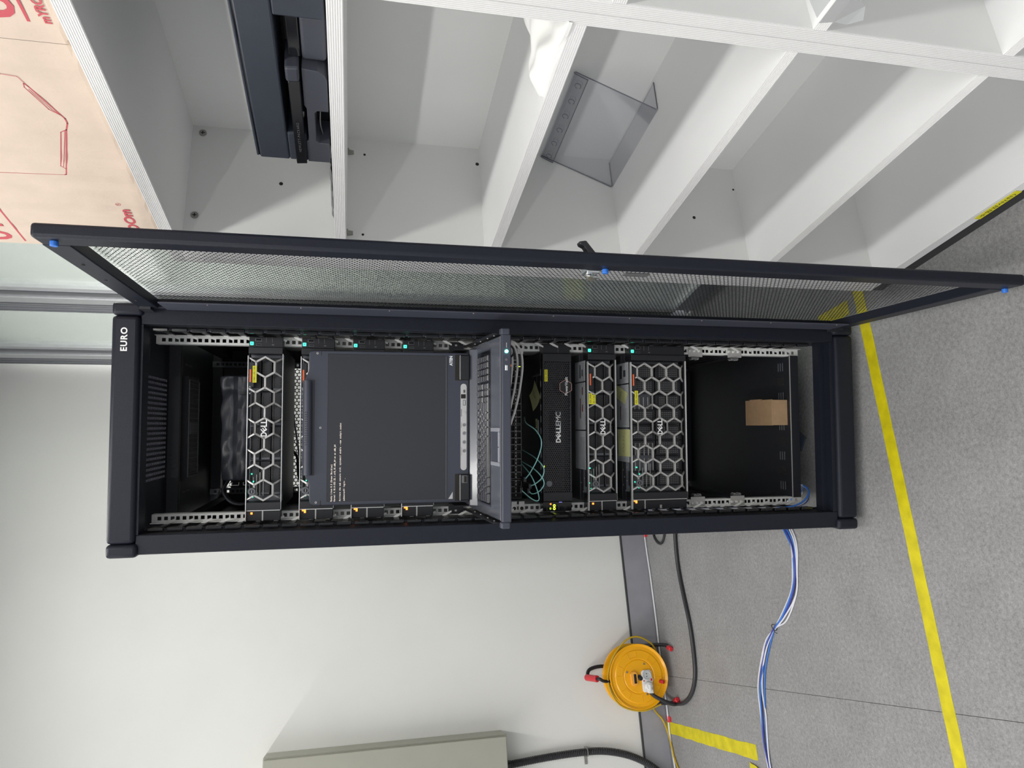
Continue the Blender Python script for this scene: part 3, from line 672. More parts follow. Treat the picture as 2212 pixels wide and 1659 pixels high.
    MB().box(cx-0.028, cx+0.012, yf-0.0128, yf-0.0118, cz+0.018, cz+0.030).build('breaker_window', m_gloss, t)
    for a, c in ((0.006, 0), (-0.042, 0)): pass
    # white double socket plate
    pp = [(-0.056, -0.052), (-0.050, -0.060), (-0.012, -0.061), (-0.004, -0.066), (0.004, -0.061), (0.034, -0.058), (0.040, -0.050), (0.040, -0.018), (0.033, -0.010), (-0.048, -0.010), (-0.055, -0.016)]
    px, pz = cx-0.014, cz+0.0
    MB().prism([(px+u, pz+v) for u, v in pp], yf-0.008, yf).build('socket_plate', m_whitep, t, bevel=0.002)
    so = MB().lathe([(0.0001, yf-0.009), (0.017, yf-0.009), (0.0175, yf-0.0115), (0.0205, yf-0.0115), (0.0215, yf-0.008)], (px+0.018, 0, pz-0.034), 'y', 28).build('socket', m_sock, t, smooth=True)
    MB().cyl((px+0.0125, yf-0.0090, pz-0.034), (px+0.0125, yf-0.0097, pz-0.034), 0.0024, 8).cyl((px+0.0235, yf-0.0090, pz-0.034), (px+0.0235, yf-0.0097, pz-0.034), 0.0024, 8).build('contact_hole', m_hole, so)
    MB().box(px-0.008, px+0.002, yf-0.0100, yf-0.0078, pz-0.059, pz-0.051).build('pilot_lamp', m_red, t, bevel=0.001)
    MB().cyl((px-0.006, yf-0.008, pz-0.018), (px-0.006, yf-0.010, pz-0.018), 0.003, 10).build('plate_screw', m_red, t)
    for dx, dz in ((0.052, -0.030), (0.022, 0.058), (-0.078, -0.030)):
        MB().cyl((cx+dx, yf, cz+dz), (cx+dx, yf-0.004, cz+dz), 0.0042, 10).build('rivet', m_screw, t, smooth=True)
    MB().cyl((cx-0.028, yf, cz-0.100), (cx-0.031, yf-0.020, cz-0.110), 0.0085, 14).build('crank_knob', m_red, t, smooth=True, bevel=0.002)
    # plug and its black cord
    p = thing('power_plug', 'white round power plug pushed into the cable reel socket', 'plug', (px-0.028, yf-0.010, pz-0.034))
    MB().cyl((px-0.028, yf-0.0085, pz-0.034), (px-0.028, yf-0.030, pz-0.034), 0.0185, 24, r2=0.0165).build('plug_body', m_whitep, p, smooth=True, bevel=0.003)
    MB().box(px-0.050, px-0.020, yf-0.038, yf-0.028, pz-0.040, pz-0.029).build('plug_grip', m_whitep, p, bevel=0.003)
    MB().prism([(px-0.060, pz-0.050), (px-0.042, pz-0.048), (px-0.036, pz-0.024), (px-0.058, pz-0.026)], yf-0.034, yf-0.012).build('plug_neck', m_whitep, p, bevel=0.003)
    solo(MB().tube([(px-0.056, yf-0.024, pz-0.038), (px-0.076, yf-0.026, pz-0.060), (px-0.100, yf-0.030, pz-0.105), (px-0.113, yf-0.022, 0.030), (-0.884, 1.560, 0.0095), (-0.872, 1.480, 0.0095), (-0.832, 1.400, 0.0095), (-0.770, 1.345, 0.0095), (-0.690, 1.322, 0.0095), (-0.545, 1.319, 0.0095), (-0.404, 1.345, 0.0095), (-0.280, 1.360, 0.0095), (-0.145, 1.346, 0.0095), (0.0, 1.30, 0.0095), (0.14, 1.28, 0.0095)], 0.0088, 12).build('mains_cable', m_bcord, smooth=True),
         'thick black power cord looping over the floor from the cable reel to the rack', 'power cord')
reel()
solo(MB().tube([(-0.842, 1.600, 0.066), (-0.880, 1.655, 0.095), (-0.925, 1.705, 0.060), (-0.965, 1.712, 0.026), (-1.02, 1.70, 0.012), (-1.085, 1.690, 0.0060), (-1.120, 1.680, 0.0055), (-1.158, 1.650, 0.0055), (-1.22, 1.59, 0.0055)], 0.0045, 8).build('extension_cord', m_ycord, smooth=True), 'yellow extension cord tail leaving the cable reel across the skirting', 'cord')
solo(MB().tube([(0.45, 1.705, 0.006), (-0.10, 1.7105, 0.006), (-0.30, 1.700, 0.006), (-0.52, 1.694, 0.006), (-0.625, 1.696, 0.006), (-0.92, 1.6925, 0.006), (-1.04, 1.696, 0.006), (-1.165, 1.683, 0.006), (-1.35, 1.68, 0.006)], 0.0042, 8).build('white_floor_cable', m_wcab, smooth=True), 'thin white cable running along the foot of the grey skirting', 'cable')
for x, lbl in ((-0.962, 'red adhesive tape tab holding the white cable beside the yellow floor tape'), (-0.098, 'red adhesive tape tab holding the white cable beside the rack')):
    mb = MB(); vs = []
    for u, z in ((-0.022, 0.0006), (-0.007, 0.001), (-0.0045, 0.0075), (0.0, 0.0112), (0.0045, 0.0075), (0.007, 0.001), (0.028, 0.0006)):
        for v in (-0.013, 0.013): vs.append((x+v+u*0.05, 1.6935+(0.017 if x > -0.5 else 0)+u, z))
    solo(mb.add(vs, [(2*i, 2*i+1, 2*i+3, 2*i+2) for i in range(6)]).build('tape_tab', m_red), lbl, 'tape')
solo(MB().tube([(0.02, 1.60, 0.006), (-0.10, 1.60, 0.006), (-0.145, 1.575, 0.006), (-0.165, 1.53, 0.006), (-0.15, 1.49, 0.006), (-0.10, 1.46, 0.006), (0.02, 1.45, 0.006)], 0.0060, 8).build('black_cable_loop', m_bcord, smooth=True), 'black cable loop on the floor peeping out beside the rack', 'cable')

# ------------------------------------------------------------------ network cable bundle on the floor
path = [(-0.120, 0.560), (-0.180, 0.505), (-0.250, 0.463), (-0.300, 0.447), (-0.374, 0.460), (-0.448, 0.495), (-0.521, 0.580), (-0.559, 0.6455), (-0.6135, 0.715), (-0.694, 0.7727), (-0.774, 0.810), (-0.853, 0.826), (-0.947, 0.842), (-1.035, 0.838), (-1.16, 0.81)]
def net(offs, m, label, r=0.0028):
    pts = []
    for i, (x, y) in enumerate(path):
        a = Vector(path[min(i+1, len(path)-1)])-Vector(path[max(i-1, 0)]); n = Vector((-a.y, a.x)).normalized()
        pinch = 0.25 if i == 7 else 1.0
        o, h = offs[i % len(offs)]
        o = -o if i <= 7 else o
        pts.append((x+n.x*o*pinch, y+n.y*o*pinch, r+0.0008+h*(1 if i != 7 else 0.8)))
    solo(MB().tube(pts, r, 8).build('network_cable', m, smooth=True), label, 'cable', 'network cables bundled across the floor')
S = 0.0073
net([(1.9*S, 0), (2.1*S, 0), (2.6*S, 0), (2.3*S, 0), (1.6*S, 0), (0.8*S, 0), (1.2*S, 0), (1.6*S, 0)], m_blue, 'light blue network cable forming the far edge of the floor bundle')
net([(0.9*S, 0.001), (0.8*S, 0.004), (0.4*S, 0.002), (1.4*S, 0.003), (2.6*S, 0), (2.2*S, 0), (1.2*S, 0.003)], m_wcab, 'white network cable bowing out farthest from the rack in the floor bundle')
net([(-0.1*S, 0.005), (-0.3*S, 0.001), (0.2*S, 0.006), (0.6*S, 0.005), (-0.2*S, 0.004)], m_dblue, 'dark blue network cable at the middle of the floor bundle')
net([(0.4*S, 0.007), (0.0, 0.006), (-0.6*S, 0.004), (-0.4*S, 0.001), (0.5*S, 0.002)], m_blue, 'bright blue network cable crossing over the floor bundle')
net([(-0.9*S, 0.002), (-1.4*S, 0.0), (-1.7*S, 0.001), (-1.0*S, 0.0), (-0.6*S, 0.0), (-1.6*S, 0)], m_wcab, 'white network cable lying along the near side of the floor bundle')
net([(-1.8*S, 0.0), (-2.3*S, 0.0), (-3.0*S, 0.0), (-2.2*S, 0.0), (-0.9*S, 0.0), (-1.6*S, 0), (-2.6*S, 0), (-1.1*S, 0)], m_wcab, 'white network cable with the widest bow on the near side of the bundle')
_c = Vector((-0.559, 0.6455, 0.009)); _t = Vector((-0.0925, 0.135, 0)).normalized(); _n = Vector((-_t.y, _t.x, 0))
tie = MB().tube([_c+_n*math.cos(a)*0.0125+Vector((0, 0, 1))*math.sin(a)*0.0083 for a in [2*PI*k/16 for k in range(17)]], 0.0013, 6, smooth=False)
tie.tube([_c+_n*0.010+Vector((0, 0, 0.006)), _c+_n*0.018+Vector((0, 0, 0.008)), _c+_n*0.027-_t*0.004+Vector((0, 0, 0.004))], 0.0012, 6)
solo(tie.build('cable_tie', m_bcord), 'black cable tie pinching the floor cable bundle', 'cable tie')

# ================================================================== SERVER RACK (rack coordinates: x right, y into the rack, z up)
UZ = lambda n: 1.9662-0.04445*n                        # top of rack unit n
RY = 0.180                                             # mounting plane of the front rails
rk = thing('server_rack', 'tall black server rack cabinet with its mesh door open, full of equipment', 'server rack', (0, 0.55, 0.0), rack=True)
DEP = 1.08
# top and bottom caps, posts
def cap(z0, z1, nm):
    zc = 0.012
    MB().box(-0.268, 0.268, -0.006, 0.034, z0, z1).build(nm, m_black, rk, bevel=0.010, seg=3, smooth=True)
    for s_ in (-1, 1):
        a, b = sorted((s_*0.2685, s_*0.3000)); MB().box(a, b, -0.0075, 0.050, z0-(0.006 if z0 > 1 else 0), z1+(0.006 if z0 < 1 else 0)).build('corner_cap', m_black, rk, bevel=0.009, seg=3, smooth=True)
cap(1.968, 2.0295, 'top_cap'); cap(0.030, 0.0905, 'bottom_cap')
for z0, z1 in ((1.963, 1.969), (0.0905, 0.104)):
    MB().box(-0.2485, 0.2485, 0.006, 0.060, z0, z1).build('cross_bar', m_black, rk)
MB().box(-0.2485, 0.2485, 0.030, 0.034, 0.098, 0.122).box(-0.2485, 0.2485, 0.034, 0.058, 0.119, 0.122).build('sill_lip', m_black, rk)
for s_ in (-1, 1):
    a, b = sorted((s_*0.2490, s_*0.2945))
    MB().box(a, b, 0.004, 0.012, 0.0905, 1.968).build('front_post', m_black, rk, bevel=0.002)
    a, b = sorted((s_*0.2490, s_*0.2510)); MB().box(a, b, 0.012, 0.150, 0.09, 1.968).build('post_return', m_black2, rk)
    a, b = sorted((s_*0.2945, s_*0.2925)); MB().box(a, b, 0.012, DEP-0.03, 0.09, 1.968).build('side_panel', m_black2, rk)
    a, b = sorted((s_*0.250, s_*0.2945)); MB().box(a, b, DEP-0.04, DEP-0.01, 0.03, 2.02).build('rear_post', m_black, rk)
    for yy in (0.62,):                                   # roof-edge rails and braces seen inside
        a, b = sorted((s_*0.262, s_*0.292)); MB().box(a, b, 0.15, DEP-0.04, 1.925, 1.965).build('side_rail', m_black2, rk)
        a, b = sorted((s_*0.262, s_*0.292)); MB().box(a, b, 0.15, DEP-0.04, 0.09, 0.125).build('side_rail', m_black2, rk)
    for yy in (0.07, 1.0):
        MB().cyl((s_*0.26, yy, 0.0), (s_*0.26, yy, 0.012), 0.020, 16).cyl((s_*0.26, yy, 0.012), (s_*0.26, yy, 0.034), 0.006, 8).build('levelling_foot', m_black2, rk)
# roof with slotted vent field
rv = grid_holes(-0.141, 0.141, 0.095, 0.352, 1.990, 21, 27, 0.0066, 0.0052)
rv.box(-0.2925, 0.2925, 0.034, 0.095, 1.990, 1.9915).box(-0.2925, -0.141, 0.095, 0.352, 1.990, 1.9915).box(0.141, 0.2925, 0.095, 0.352, 1.990, 1.9915)
rv.build('roof_vent_panel', m_black, rk)
MB().box(-0.2925, 0.2925, 0.352, DEP-0.03, 1.990, 1.9915).build('roof_panel', m_black2, rk)
MB().box(-0.2925, 0.2925, 0.372, 0.392, 1.960, 1.990).build('roof_brace', m_black2, rk)
MB().box(-0.2925, 0.2925, 1.02, DEP-0.01, 1.955, 2.02).build('rear_header', m_black2, rk)
MB().box(-0.2925, 0.2925, 1.02, DEP-0.01, 0.03, 0.10).build('rear_sill', m_black2, rk)
for s_ in (-1, 1):
    a, b = sorted((s_*0.160, s_*0.225)); MB().box(a, b, 0.400, 0.470, 1.976, 1.980).build('roof_bracket', m_rear, rk)
    MB().box(s_*0.19-0.003, s_*0.19+0.003, 0.425, 0.428, 1.9755, 1.976).box(s_*0.215-0.003, s_*0.215+0.003, 0.425, 0.428, 1.9755, 1.976).build('rivet', m_white, rk)
    for xx in (0.13, 0.20):
        MB().box(s_*xx-0.002, s_*xx+0.002, 0.56, 0.60, 1.9885, 1.9895).box(s_*xx-0.002, s_*xx+0.002, 0.615, 0.66, 1.9885, 1.9895).build('roof_slot', m_rear, rk)
    # rectangular cable cut-outs beside the vent field
    a, b = sorted((s_*0.178, s_*0.232)); MB().box(a, b, 0.100, 0.165, 1.9880, 1.9895).build('cable_cutout', m_hole, rk)
MB().box(-0.25, 0.25, 1.045, 1.050, 1.705, 1.921).build('rear_blank_panel', m_black2, rk)
MB().box(-0.165, 0.25, 1.045, 1.050, 1.9212, 1.957).build('rear_blank_panel', m_black2, rk)
# fan tray under the roof
ft = thing('fan_tray', 'slotted grey-edged fan tray plate under the rack roof behind the vents', 'fan tray', (0, 0.52, 1.95), rack=True)
MB().box(-0.155, 0.155, 0.445, 0.600, 1.953, 1.985).build('tray_body', m_black2, ft)
MB().box(-0.146, 0.146, 0.4520, 0.4550, 1.9500, 1.953).box(-0.146, 0.146, 0.588, 0.591, 1.9500, 1.953).box(-0.146, -0.143, 0.452, 0.591, 1.950, 1.953).box(0.143, 0.146, 0.452, 0.591, 1.950, 1.953).build('tray_frame', m_silverd, ft)
for k in range(19):
    x = -0.135+0.015*k
    if 8 <= k <= 10: continue
    MB().box(x-0.0008, x+0.0008, 0.462, 0.586, 1.9510, 1.953).build('divider_rib', m_silverd, ft)
MB().box(-0.018, 0.018, 0.470, 0.575, 1.9495, 1.953).build('control_plate', m_rear, ft)
MB().box(-0.012, -0.009, 0.48, 0.565, 1.9490, 1.9496).box(0.009, 0.012, 0.48, 0.565, 1.9490, 1.9496).box(-0.002, 0.002, 0.49, 0.555, 1.9490, 1.9496).build('control_marks', m_silverd, ft)

# mounting rails with square holes
def rail(side, y, m, nm, full=True, z0=None, z1=None, depth=0.028):
    sgn = side; mb = MB(); hx = 0.23255
    xi, xo = 0.2218, 0.2425
    h = 0.0047
    def X(a): return sgn*a
    za, zb_ = UZ(42)-0.012, UZ(0)+0.012
    def q(x0, x1, za_, zb2): a, b = sorted((X(x0), X(x1))); mb.box(a, b, y, y+0.002, za_, zb2)
    q(xi, hx-h, za, zb_); q(hx+h, xo, za, zb_)
    zs = []
    for n in range(42):
        t = UZ(n); zs += [t-0.00635, t-0.022225, t-0.0381]
    prev = zb_
    for z in zs: q(hx-h, hx+h, z+h, prev); prev = z-h
    q(hx-h, hx+h, za, prev)
    a, b = sorted((X(xi), X(xi+0.0018))); mb.box(a, b, y+0.002, y+depth, za, zb_)
    o = mb.build(nm, m, rk)
    return o
for s_ in (-1, 1):
    f = rail(s_, RY, m_zinc, 'front_rail')
    rail(s_, 0.945, m_rear, 'rear_rail')
    # outer flange with pressed triangular tabs that reach the cable fingers
    a, b = sorted((s_*0.2425, s_*0.2440)); MB().box(a, b, RY-0.016, RY+0.03, UZ(42)-0.012, UZ(0)+0.012).build('rail_flange', m_zinc, f)
for s_ in (-1, 1):
    # vertical finger duct between post and rail
    a, b = sorted((s_*0.2440, s_*0.2488)); MB().box(a, b, 0.080, 0.083, UZ(42)-0.02, UZ(0)+0.02).build('finger_duct_back', m_lcd, rk)
    first = None
    for n in range(42):
        z = 1.9375-0.04445*n-0.0
        if z < 0.13: break
        if first is None:
            mb = MB().box(-0.0046, 0.0046, -0.005, 0.005, -0.0188, 0.0188)
            mb.v = [(x+s_*0.2432, y+0.052, q+z) for x, y, q in mb.v]
            first = mb.build('cable_finger', m_gloss, rk, bevel=0.002)
            st = MB(); a, b = sorted((s_*0.2432, s_*0.2462)); st.prism([(0.060, z+0.006), (0.060, z-0.006), (0.178, z-0.012), (0.178, z+0.004)], a, b, 'x')
            stem = st.build('finger_stem', m_bplast, first); stem.location = (0, 0, 0)
            tb = MB(); tb.prism([(s_*0.2300, z-0.022), (s_*0.2360, z-0.006), (s_*0.2420, z+0.004), (s_*0.2450, z+0.004), (s_*0.2450, z-0.003), (s_*0.2400, z-0.012), (s_*0.2345, z-0.022)], RY-0.030, RY-0.028, 'y')
            tab = tb.build('rail_tab', m_zinc, first)
            z00 = z
        else:
            c = dup_part(first, (0, 0, z-z00))
            dup_part(stem, (0, 0, 0), c); dup_part(tab, (0, 0, 0), c)
# rear door, perforated
rd = MB(); 
for a, b, c, d in ((-0.2925, -0.250, 0.04, 2.0), (0.250, 0.2925, 0.04, 2.0)): rd.box(a, b, DEP, DEP+0.02, c, d)
rd.box(-0.25, 0.25, DEP, DEP+0.02, 0.04, 0.12).box(-0.25, 0.25, DEP, DEP+0.02, 1.945, 2.0)
rdo = rd.build('rear_door', m_black, rk)
perf(-0.25, 0.25, 0.12, 1.945, 0.0125, 0.0144, 0.0064, lambda u, t, z: (u, DEP+0.004+t, z), walls=False, nseg=6).build('rear_mesh', m_mesh, rdo, kind='stuff')

# ------------------------------------------------------------------ front door, swung open
HX, HY = 0.2835, -0.012
_dd = Vector((0.0165, -0.590)).normalized(); _nn = Vector((-_dd.y, _dd.x)) if True else None
_nn = Vector((1*abs(_dd.y), _dd.x*1.0)); _nn = Vector((-_dd.y, _dd.x))       # outward normal (+x)
def D(u, w_, z): return (HX+_dd.x*u+_nn.x*w_, HY+_dd.y*u+_nn.y*w_, z)
DW, DZ0, DZ1, DT = 0.594, 0.078, 1.966, 0.024
door = MB(D).box(0.0, 0.012, 0, DT, DZ0, DZ1).build('door', m_black, rk, bevel=0.003, label='open perforated black front door')
MB(D).box(DW-0.048, DW, 0.0, DT, DZ0, DZ1).build('door_stile', m_black, door, bevel=0.006, seg=3, smooth=True)
for a, b in ((DZ0, DZ0+0.042), (DZ1-0.042, DZ1)):
    MB(D).box(0.012, DW-0.048, 0.0, DT-0.0015, a, b).build('door_rail', m_black, door, bevel=0.002)
perf(0.012, DW-0.052, DZ0+0.044, DZ1-0.044, 0.00818, 0.00945, 0.00412, lambda u, t, z: D(u, DT-0.0020-t, z), t=0.0003).build('perforated_panel', m_mesh, door, kind='stuff')
# folded stiffener along the hinge side
MB(D).box(0.013, 0.098, -0.0035, -0.0005, 0.122, 1.905).build('hinge_stiffener', m_lcd, door, bevel=0.001)
for k in range(9): MB(D).cyl((0.094, -0.0036, 0.16+0.205*k), (0.094, -0.0055, 0.16+0.205*k), 0.0022, 8).build('stud', m_screw, door)
for z in (1.9485, 0.102): MB(D).box(-0.010, 0.03, -0.006, 0.002, z-0.012, z+0.012).build('hinge', m_black2, door)
for u, z in ((0.574, 1.938), (0.562, 1.0125), (0.556, 0.0925)):
    MB(D).cyl((u, 0.0, z), (u, -0.0085, z), 0.0062, 14).build('rubber_bumper', m_bump, door, bevel=0.0012)
for u in (0.30, 0.548, 0.10, 0.42): MB(D).cyl((u, 0.0, 1.948), (u, -0.0012, 1.948), 0.0030, 8).build('door_hole', m_hole, door)
MB(D).box(0.500, 0.535, 0.000, 0.020, 1.012, 1.040).build('lock_body', m_chrome, door, bevel=0.003)
MB(D).cyl((0.520, 0.002, 1.030), (0.520, -0.006, 1.030), 0.0075, 14).box(0.482, 0.512, -0.004, -0.002, 1.006, 1.024).build('lock_cam', m_chrome, door, bevel=0.001)
MB(D).box(0.528, 0.546, -0.0030, 0.0, 0.915, 0.965).build('latch_rod', m_silverd, door, bevel=0.0005)
dh = MB(D); dh.prism([(0.024, 1.0440), (0.040, 1.0540), (0.0440, 1.0620), (0.0500, 1.0640), (0.0525, 1.0500), (0.026, 1.0280)], 0.548, 0.566, 'x')
dh.build('door_handle', m_bplast, door, bevel=0.002)
text('EURO', 0.1830, 0.2390, 1.9940, 2.0090, -0.0066, m_white, rk, bold=0.03, name='logo_lettering', space=1.15)

# bottom: shelf tray with vent slots, its brackets
ty = MB().box(-0.2235, 0.2235, RY-0.004, 0.86, 0.1195, 0.1215).box(-0.2920, -0.2235, RY+0.03, 0.86, 0.1195, 0.1215).box(0.2235, 0.2920, RY+0.03, 0.86, 0.1195, 0.1215)
tray = thing('rack_shelf', 'black sheet metal shelf at the bottom of the rack carrying the small carton', 'rack shelf', (0, 0.18, 0.1195), rack=True)
ty.build('shelf_plate', m_black2, tray)
MB().box(-0.2235, 0.2235, RY-0.006, RY-0.003, 0.092, 0.1215).build('front_lip', m_black2, tray)
MB().box(-0.2235, 0.2235, RY-0.0064, RY-0.004, 0.1200, 0.1222).build('lip_edge', m_silver, tray)
for k in range(9):
    x = -0.19+0.0475*k
    mb = MB()
    if k % 2 == 0:
        for j in range(3): mb.box(x-0.013, x+0.013, RY+0.030+j*0.012, RY+0.034+j*0.012, 0.1214, 0.1218)
    else:
        for j in range(4): mb.box(x-0.012+j*0.007, x-0.008+j*0.007, RY+0.028, RY+0.060, 0.1214, 0.1218)
    mb.build('vent_slot_group', m_hole if k % 2 else m_rear, tray, kind='stuff')
MB().box(-0.2235, 0.2235, 0.855, 0.860, 0.1215, 0.165).build('rear_lip', m_black2, tray)
# carton on the shelf
ct = thing('small_carton', 'small brown kraft carton standing on the bottom rack shelf', 'carton', (0.044, 0.26, 0.1222), rack=True)
MB().box(0.0030, 0.0835, 0.190, 0.345, 0.1222, 0.1755).build('carton_body', m_card, ct, bevel=0.001)
MB().box(0.0020, 0.0850, 0.189, 0.346, 0.1745, 0.1775).build('carton_lid', m_card, ct, bevel=0.0012)
MB().prism([(0.0846, 0.160), (0.0880, 0.168), (0.0872, 0.1795), (0.0838, 0.1775)], 0.262, 0.318).build('tuck_tab', m_card, ct, bevel=0.001)

# ================================================================== RACK EQUIPMENT
FY = 0.128                                              # face of the honeycomb bezels
def hexfield(zc, H, rows2, name, parent, kmax=4):
    R_ = 0.0267; dx = 1.5*R_; dz = math.sqrt(3)*R_; hl = H/2-0.0015; segs = {}
    wd = 0.0056
    def clip(p, q):
        (x0, z0), (x1, z1) = p, q; t0, t1 = 0.0, 1.0; d = z1-z0
        for s_, lim in ((1, hl), (-1, hl)):
            a, b = s_*z0, s_*d
            if abs(b) < 1e-9:
                if a > lim+1e-9: return None
            elif b > 0: t1 = min(t1, (lim-a)/b)
            else: t0 = max(t0, (lim-a)/b)
        if t0 >= t1-1e-6: return None
        return ((x0+(x1-x0)*t0, z0+d*t0), (x0+(x1-x0)*t1, z0+d*t1))
    n = 6
    for k in range(-kmax, kmax+1):
        for m in range(-n, n+1):
            cx = k*dx; cz = m*dz+(dz/2 if k % 2 else 0)+rows2
            if abs(cz) > hl+R_*0.9: continue
            if abs(cz) > hl+0.002 and abs(k) > kmax-0: continue
            vs = [(cx+R_*math.cos(a), cz+R_*math.sin(a)) for a in [i*PI/3 for i in range(6)]]
            for i in range(6):
                c = clip(vs[i], vs[(i+1) % 6])
                if c and (abs(c[0][0]-c[1][0])+abs(c[0][1]-c[1][1]) > 0.003):
                    key = tuple(sorted([(round(c[0][0], 4), round(c[0][1], 4)), (round(c[1][0], 4), round(c[1][1], 4))]))
                    segs[key] = c
    def depth(z):                                       # the bezel curves back at its upper and lower edges
        e = max(0.0, (z if z > 0 else -z)-(hl-(0.010 if z > 0 else 0.020)))/(0.010 if z > 0 else 0.020); return (0.007 if z > 0 else 0.022)*e*e
    mb = MB()
    for p, q in segs.values():
        P = Vector(p); Q = Vector(q); t = (Q-P).normalized(); nn = Vector((-t.y, t.x))*wd/2
        P2 = P-t*wd*0.28; Q2 = Q+t*wd*0.28
        cl_ = lambda v: Vector((v.x, max(-hl, min(hl, v.y))))
        a = [cl_(P2+nn), cl_(P2-nn), cl_(Q2-nn), cl_(Q2+nn)]
        f = [(v.x, FY+depth(v.y), zc+v.y) for v in a]; i_ = [((v*0.72+c*0.28).x, FY-0.0016+depth(v.y), zc+(v*0.72+c*0.28).y) for v, c in zip(a, [P2, P2, Q2, Q2])]
        b = [(v.x, FY+0.006+depth(v.y), zc+v.y) for v in a]
        mb.add(i_+f+b, [(0, 1, 2, 3)]+[(j, 4+j, 4+(j+1) % 4, (j+1) % 4) for j in range(4)]+[(4+j, 8+j, 8+(j+1) % 4, 4+(j+1) % 4) for j in range(4)])
    o = mb.build(name, m_silver, parent)
    # flip check not needed: faces are two-sided
    return o
def server(n, u, label, detail=True, logo=True, tag=None, tag2=None, bays='wide', body=0.70):
    zt, zb_ = UZ(n)-0.0008, UZ(n+u)+0.0008; H = zt-zb_; zc = (zt+zb_)/2
    t = thing('rack_server', label, 'server', (0, RY, zb_), rack=True, group='servers mounted in the rack')
    MB().box(-0.2175, 0.2175, RY+0.001, RY+body, zb_+0.0012, zt-0.0012).build('chassis', m_lid, t)
    MB().box(-0.2180, 0.2180, RY+0.03, RY+body-0.02, zt-0.0012, zt-0.0002).build('top_cover', m_lid, t)
    # side control ears
    el = MB().box(-0.2410, -0.2130, 0.138, RY-0.0005, zb_+0.001, zt-0.001).build('left_ear', m_bplast, t, bevel=0.0015)
    er = MB().box(0.2130, 0.2410, 0.138, RY-0.0005, zb_+0.001, zt-0.001).build('right_ear', m_bplast, t, bevel=0.0015)
    MB().box(-0.2405, -0.2136, 0.1365, 0.138, zt-0.0435, zt-0.0400).build('latch_line', m_silver, el)
    MB().box(-0.2145, -0.2125, 0.1330, 0.150, zb_+0.002, zt-0.002).build('ear_edge', m_trim, el)
    MB().box(-0.2400, -0.2300, 0.1365, 0.1380, zc-0.0045-0.002, zc-0.0045+0.004).build('release_mark', m_silver, el) if u > 2 else None
    MB().box(-0.2235, -0.2185, 0.1355, 0.1380, zt-0.0170, zt-0.0120).build('status_led', m_orled, el)
    if u > 2 or not logo:
        MB().box(-0.2190, -0.2155, 0.1355, 0.1380, zt-0.0170, zt-0.0070).build('status_led', m_orled if u > 2 else m_yelled if False else m_orled, el)
    MB().box(0.2185, 0.2275, 0.1355, 0.1380, zt-0.0125, zt-0.0035).build('power_button', m_greenled, er, bevel=0.0015)
    MB().cyl((0.223, 0.1350, zt-0.008), (0.223, 0.1353, zt-0.008), 0.0013, 8).build('power_symbol', m_gloss, er)
    MB().box(0.2290, 0.2370, 0.1365, 0.1380, zt-0.0330, zt-0.0165).build('port_rim', m_silverd, er, bevel=0.0028, seg=3); MB().box(0.2302, 0.2358, 0.1361, 0.1366, zt-0.0315, zt-0.0180).build('usb_port', m_gloss, er, bevel=0.0018)
    MB().box(0.2178, 0.2225, 0.1365, 0.1380, zt-0.0325, zt-0.0190).build('port_rim', m_silverd, er); MB().box(0.2185, 0.2218, 0.1361, 0.1366, zt-0.0316, zt-0.0200).build('service_port', m_gloss, er)
    MB().box(0.2260, 0.2390, 0.1366, 0.1380, zt-0.0600, zt-0.0590).box(0.2260, 0.2390, 0.1366, 0.1380, zt-0.0450, zt-0.0440).build('latch_line', m_silverd, er)
    MB().box(0.2190, 0.2215, 0.1366, 0.1380, zt-0.0640, zt-0.0580).build('port_icon', m_silverd, er)
    # bezel body: end blocks and top/bottom frame
    bz = MB().box(-0.2125, -0.1925, FY+0.002, RY-0.0005, zb_+0.001, zt-0.001).build('bezel', m_bplast, t, bevel=0.001)
    MB().box(0.1960, 0.2128, FY+0.002, RY-0.0005, zb_+0.001, zt-0.001).build('bezel_end', m_bplast, bz, bevel=0.001)
    MB().box(-0.1925, 0.1960, FY+0.012, FY+0.024, zt-0.0022, zt-0.001).build('bezel_lip', m_bplast, bz)
    MB().box(-0.1925, 0.1960, FY+0.012, FY+0.024, zb_+0.001, zb_+0.0022).build('bezel_lip', m_bplast, bz)
    MB().box(-0.2400, 0.1900, FY+0.001, FY+0.012, zt-0.0012, zt+0.0006).build('top_trim', m_trim, bz)
    MB().box(-0.2125, 0.1960, FY+0.005, FY+0.014, zb_-0.0004, zb_+0.0010).build('bottom_trim', m_trim, bz)
    hexfield(zc, H, 0.0, 'honeycomb_grille', bz)
